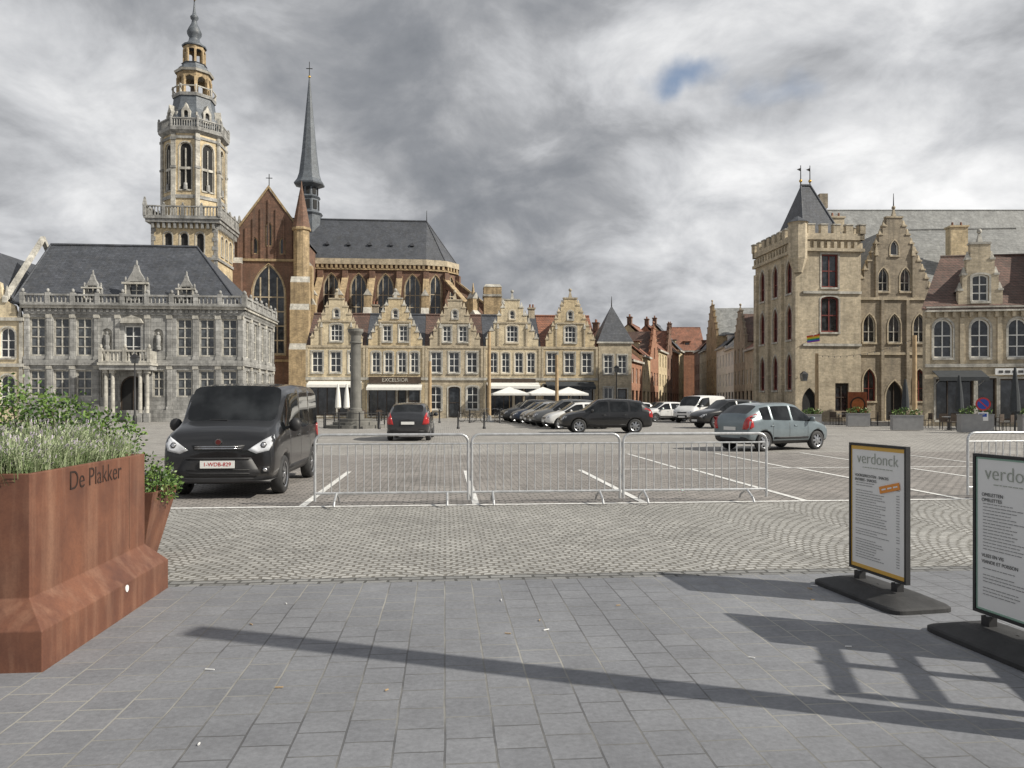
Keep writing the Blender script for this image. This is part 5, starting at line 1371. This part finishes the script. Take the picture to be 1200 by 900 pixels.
def box_planter(x, y, w, h, lab):
    t = thing('planter', lab, 'planter', (x, y, 0), rad(-12))
    b = MB(); b.box(-w/2, w/2, -.3, .3, .04, h, GF); b.box(-w/2-.02, w/2+.02, -.32, .32, h+.001, h+.05, GF); b.box(-w/2+.08, w/2-.08, -.25, .25, h+.051, h+.06, SOIL); b.obj('body', t)
    leaf_mass('potted_plant', 'low green plants in a grey terrace planter', 'plant', [(-w*.3, 0, h+.15, .25, .25, .2), (0, 0, h+.2, .28, .25, .26), (w*.3, 0, h+.15, .25, .25, .2)], 260, LF, .12, (x, y, 0), rad(-12), False)
for x, y, w, h in ((21.6, 48, 1.3, .8), (21.3, 41.5, 1.5, .8), (23.2, 38.5, 1.5, .9), (25.5, 37.5, 1.3, .9), (19.5, 50, 1.1, .7)): box_planter(x, y, w, h, 'grey box planter edging the cafe terrace')
def noparking():
    t = thing('road_sign', 'round blue and red no-parking sign on a striped post', 'road sign', (23.4, 38.2, 0), rad(-25))
    b = MB(); b.cyl((0, 0, 0), (0, 0, 1.75), .035, .035, GALV, 8); b.obj('post', t)
    b = MB(); b.cyl((0, -.04, 1.45), (0, -.06, 1.45), .33, .33, RED, 24); b.cyl((0, -.062, 1.45), (0, -.066, 1.45), .25, .25, BLU, 24)
    b.xf = T(0, 0, 1.45) @ Matrix.Rotation(rad(45), 4, 'Y'); b.box(-.27, .27, -.072, -.068, -.03, .03, RED); b.obj('sign_face', t)
    b = MB(); b.box(-.22, .22, -.05, -.03, .62, 1.05, WP); b.box(-.16, .16, -.056, -.051, .82, .98, BLU); b.obj('supplementary_plate', t)
noparking()
def round_board():
    t = thing('advertising_board', 'orange-red round emblem board beside the pavilion door', 'sign', Vector((22.3, 60, 0))+U*4.2-V*1.2, A5)
    b = MB(); b.box(-.75, .75, -.03, .03, .1, 2.3, simple('terracotta_panel', (.4,.13,.06), .6)); b.obj('panel', t)
    b = MB(); b.cyl((0, -.035, 1.3), (0, -.05, 1.3), .62, .62, DW, 24); b.cyl((0, -.052, 1.3), (0, -.056, 1.3), .5, .5, simple('terracotta_red', (.6,.2,.07), .6), 20); b.obj('emblem', t)
round_board()
def lantern():
    t = thing('wall_lantern', 'small black wall lantern on the pavilion corner', 'lamp', Vector((22.3, 60, 0))+U*.2-V*.1+Vector((0, 0, 3.6)), A5)
    b = MB(); b.cyl((0, 0, 0), (0, -.5, .2), .03, .03, BLK, 6); b.obj('arm', t)
    b = MB(); b.taper(-.18, .18, -.7, -.34, -.45, .1, -.06, GLs); b.taper(-.24, .24, -.76, -.28, .1, .3, .18, BLK); b.obj('lamp_head', t)
lantern()
def bicycle(x, y, rot):
    t = thing('bicycle', 'parked city bicycle near the cafe terrace', 'bicycle', (x, y, 0), rot, 'bicycles parked on the square')
    for wx in (-.52, .52):
        b = MB(); n = 18
        pts = [(wx+.33*math.cos(2*math.pi*i/n), 0, .34+.33*math.sin(2*math.pi*i/n)) for i in range(n+1)]; b.tube(pts, .018, RUB, 5)
        for k in range(6): a = k*math.pi/6; b.cyl((wx-.32*math.cos(a), 0, .34-.32*math.sin(a)), (wx+.32*math.cos(a), 0, .34+.32*math.sin(a)), .003, .003, GALV, 3, False)
        b.obj('wheel', t)
    b = MB()
    for p, q in (((-.52,0,.34),(-.18,0,.8)), ((-.52,0,.34),(-.08,0,.3)), ((-.08,0,.3),(-.2,0,.88)), ((-.08,0,.3),(.36,0,.75)), ((-.18,0,.72),(.36,0,.78)), ((.34,0,.95),(.52,0,.34))): b.cyl(p, q, .017, .017, BLK, 6)
    b.obj('frame', t)
    b = MB(); b.ball((-.22, 0, .93), .13, .07, .035, BLK, 8, 5); b.obj('saddle', t)
    b = MB(); b.tube([(.2, -.28, .98), (.34, -.1, 1.02), (.34, .1, 1.02), (.2, .28, .98)], .013, CHR, 5); b.obj('handlebar', t)
for i, (x, y) in enumerate(((-2.6, 58.), (-2.0, 57.6), (-1.2, 58.2), (-3.4, 58.6), (-.5, 57.8))): bicycle(x, y, .5+.7*i)
def bollard(x, y):
    t = thing('bollard', 'dark cast-iron bollard on the square', 'bollard', (x, y, 0), 0, 'bollards edging the terrace')
    b = MB(); b.rev([(.09, 0), (.09, .1), (.06, .14), (.05, .8), (.07, .84), (.07, .88)], 0, 0, BLK, 10, 0, True); b.obj('post', t); b = MB(); b.ball((0, 0, .93), .07, .07, .07, BLK, 8, 6); b.obj('cap', t)
for i in range(9): bollard(-7.5+2.2*i, 56.0+.19*i)
for i in range(5): bollard(-7.6+1.5*i, 44.+.1*i)
def lamp_post(x, y):
    t = thing('street_lamp', 'tall black street lamp with lantern head', 'street lamp', (x, y, 0), 0, 'street lamps on the square')
    b = MB(); b.rev([(.14, 0), (.14, .5), (.07, .7), (.045, 4.2)], 0, 0, BLK, 10, 0, True); b.obj('post', t)
    b = MB(); b.taper(-.16, .16, -.16, .16, 4.2, 4.6, -.06, GLs); b.taper(-.26, .26, -.26, .26, 4.602, 4.85, .2, BLK); b.obj('lamp_head', t)
for x, y in ((-26.0, 53), (9.5, 70)): lamp_post(x, y)

# unseen post and open frame beside the viewpoint, added to cast shadows on the slabs
tp = thing('shadow_post', 'unseen tall square post added to cast the long shadow on the slabs', 'post', (3.2, 3.45, .012), rad(-15))
b = MB(); b.box(-.11, .11, -.11, .11, 0, 4.25, BLK); b.obj('post', tp); b = MB(); b.box(-.25, .25, -.25, .25, 0, .05, GALV); b.obj('foot', tp)
ts = thing('shadow_frame', 'unseen open frame added to cast shadow bands on the slabs', 'shadow caster', (3.9, 3.45, .012), rad(75))
b = MB()
for x in (0, .5, 1.0): b.box(x-.04, x+.04, -.05, .05, 0, 1.7, BLK)
for z in (.9, 1.3, 1.62): b.box(.041, .459, -.03, .03, z, z+.07, BLK); b.box(.541, .959, -.03, .03, z, z+.07, BLK)
b.obj('frame', ts)

# ------------------------------------------------------------------ world, sun, camera
el = rad(37); az = Vector((.945, -.327, 0)).normalized()
S = Vector((az.x*math.cos(el), az.y*math.cos(el), math.sin(el)))
w = bpy.data.worlds.new('World'); SC.world = w; w.use_nodes = True; nt = w.node_tree
for n in list(nt.nodes): nt.nodes.remove(n)
out = nd(nt, 'ShaderNodeOutputWorld'); tc = nd(nt, 'ShaderNodeTexCoord')
sky = nd(nt, 'ShaderNodeTexSky', sky_type='NISHITA'); sky.sun_disc = False; sky.sun_elevation = el; sky.sun_rotation = math.atan2(az.x, az.y)
bg1 = nd(nt, 'ShaderNodeBackground'); bg1.inputs[1].default_value = .12; nt.links.new(sky.outputs[0], bg1.inputs[0])
nm = nd(nt, 'ShaderNodeVectorMath', operation='NORMALIZE'); nt.links.new(tc.outputs['Generated'], nm.inputs[0])
sp = nd(nt, 'ShaderNodeSeparateXYZ'); nt.links.new(nm.outputs[0], sp.inputs[0])
zz = mth(nt, 'ADD', mth(nt, 'MAXIMUM', sp.outputs[2], 0), .42)
cb = nd(nt, 'ShaderNodeCombineXYZ'); nt.links.new(mth(nt, 'DIVIDE', sp.outputs[0], zz), cb.inputs[0]); nt.links.new(mth(nt, 'DIVIDE', sp.outputs[1], zz), cb.inputs[1]); cb.inputs[2].default_value = 5.2
n1 = noise(nt, cb.outputs[0], 1.7, 7, .55, .25)
n2 = noise(nt, cb.outputs[0], 5.0, 7, .58, .35)
n3 = noise(nt, nm.outputs[0], 2.6, 2, .5)
def lobe(d, lo, hi, amp):
    v = nd(nt, 'ShaderNodeVectorMath', operation='DOT_PRODUCT'); nt.links.new(nm.outputs[0], v.inputs[0]); v.inputs[1].default_value = Vector(d).normalized()
    n = nd(nt, 'ShaderNodeMapRange', interpolation_type='SMOOTHSTEP'); nt.links.new(v.outputs['Value'], n.inputs[0])
    for i, q in enumerate((lo, hi, 0, amp)): n.inputs[i+1].default_value = q
    return n.outputs[0]
v = mth(nt, 'ADD', mth(nt, 'MULTIPLY', n1, .68), mth(nt, 'MULTIPLY', n2, .5))
v = mth(nt, 'ADD', mth(nt, 'SUBTRACT', v, .045), mth(nt, 'MULTIPLY', mth(nt, 'SUBTRACT', n3, .5), .14))
v = mth(nt, 'ADD', v, lobe((.58, 1, .24), .91, 1., .12))
v = mth(nt, 'ADD', v, lobe((-.62, 1, .22), .95, 1., .12))
v = mth(nt, 'SUBTRACT', v, lobe((.10, 1, .14), .96, 1., .035))
rp = nd(nt, 'ShaderNodeValToRGB'); nt.links.new(v, rp.inputs[0]); e_ = rp.color_ramp.elements
e_[0].position = .36; e_[0].color = (.20,.215,.24,1); e_[1].position = .80; e_[1].color = (1.0,1.0,1.0,1)
for p, c in ((.47, (.285,.298,.322)), (.54, (.39,.40,.42)), (.63, (.60,.61,.63))): q = e_.new(p); q.color = (*c, 1)
bg2 = nd(nt, 'ShaderNodeBackground'); nt.links.new(rp.outputs[0], bg2.inputs[0]); bg2.inputs[1].default_value = 1.0
dv = nd(nt, 'ShaderNodeVectorMath', operation='ADD'); nt.links.new(nm.outputs[0], dv.inputs[0])
nw = nd(nt, 'ShaderNodeTexNoise'); nw.inputs['Scale'].default_value = 11; nw.inputs['Detail'].default_value = 5; nt.links.new(nm.outputs[0], nw.inputs['Vector'])
sc_ = nd(nt, 'ShaderNodeVectorMath', operation='MULTIPLY_ADD'); nt.links.new(nw.outputs['Color'], sc_.inputs[0]); sc_.inputs[1].default_value = (.16,.1,.09); sc_.inputs[2].default_value = (-.08,-.05,-.045)
nt.links.new(sc_.outputs[0], dv.inputs[1])
KS = Vector((.8, 1, 1.9))
def gap(d, r0, r1):
    s1 = nd(nt, 'ShaderNodeVectorMath', operation='MULTIPLY'); nt.links.new(dv.outputs[0], s1.inputs[0]); s1.inputs[1].default_value = KS
    q = nd(nt, 'ShaderNodeVectorMath', operation='DISTANCE'); nt.links.new(s1.outputs[0], q.inputs[0]); q.inputs[1].default_value = Vector(d).normalized()*KS
    n = nd(nt, 'ShaderNodeMapRange', interpolation_type='SMOOTHSTEP'); nt.links.new(q.outputs['Value'], n.inputs[0])
    for i, k in enumerate((r0, r1, 1, 0)): n.inputs[i+1].default_value = k
    return n.outputs[0]
g = mth(nt, 'MAXIMUM', gap((.225, 1, .424), .015, .062), mth(nt, 'MULTIPLY', gap((.35, 1, .41), .0, .05), .5))
g = mth(nt, 'MULTIPLY', g, .85)
mx = nd(nt, 'ShaderNodeMixShader'); nt.links.new(g, mx.inputs[0]); nt.links.new(bg2.outputs[0], mx.inputs[1]); nt.links.new(bg1.outputs[0], mx.inputs[2])
nt.links.new(mx.outputs[0], out.inputs[0])

sl = bpy.data.lights.new('sun', 'SUN'); sl.energy = 5.0; sl.angle = rad(.6); sl.color = (1, .94, .83)
so = bpy.data.objects.new('sun', sl); COL.objects.link(so); so.rotation_euler = S.to_track_quat('Z', 'Y').to_euler(); so.location = S*60
cam = bpy.data.cameras.new('camera'); cam.sensor_width = 36; cam.lens = 36*901/1200; cam.shift_y = 20/1200; cam.clip_end = 4000
cobj = bpy.data.objects.new('camera', cam); COL.objects.link(cobj); cobj.location = (0, 0, 1.6); cobj.rotation_euler = (rad(90), 0, 0); SC.camera = cobj
SC.view_settings.view_transform = 'Standard'; SC.view_settings.look = 'None'; SC.view_settings.exposure = 0
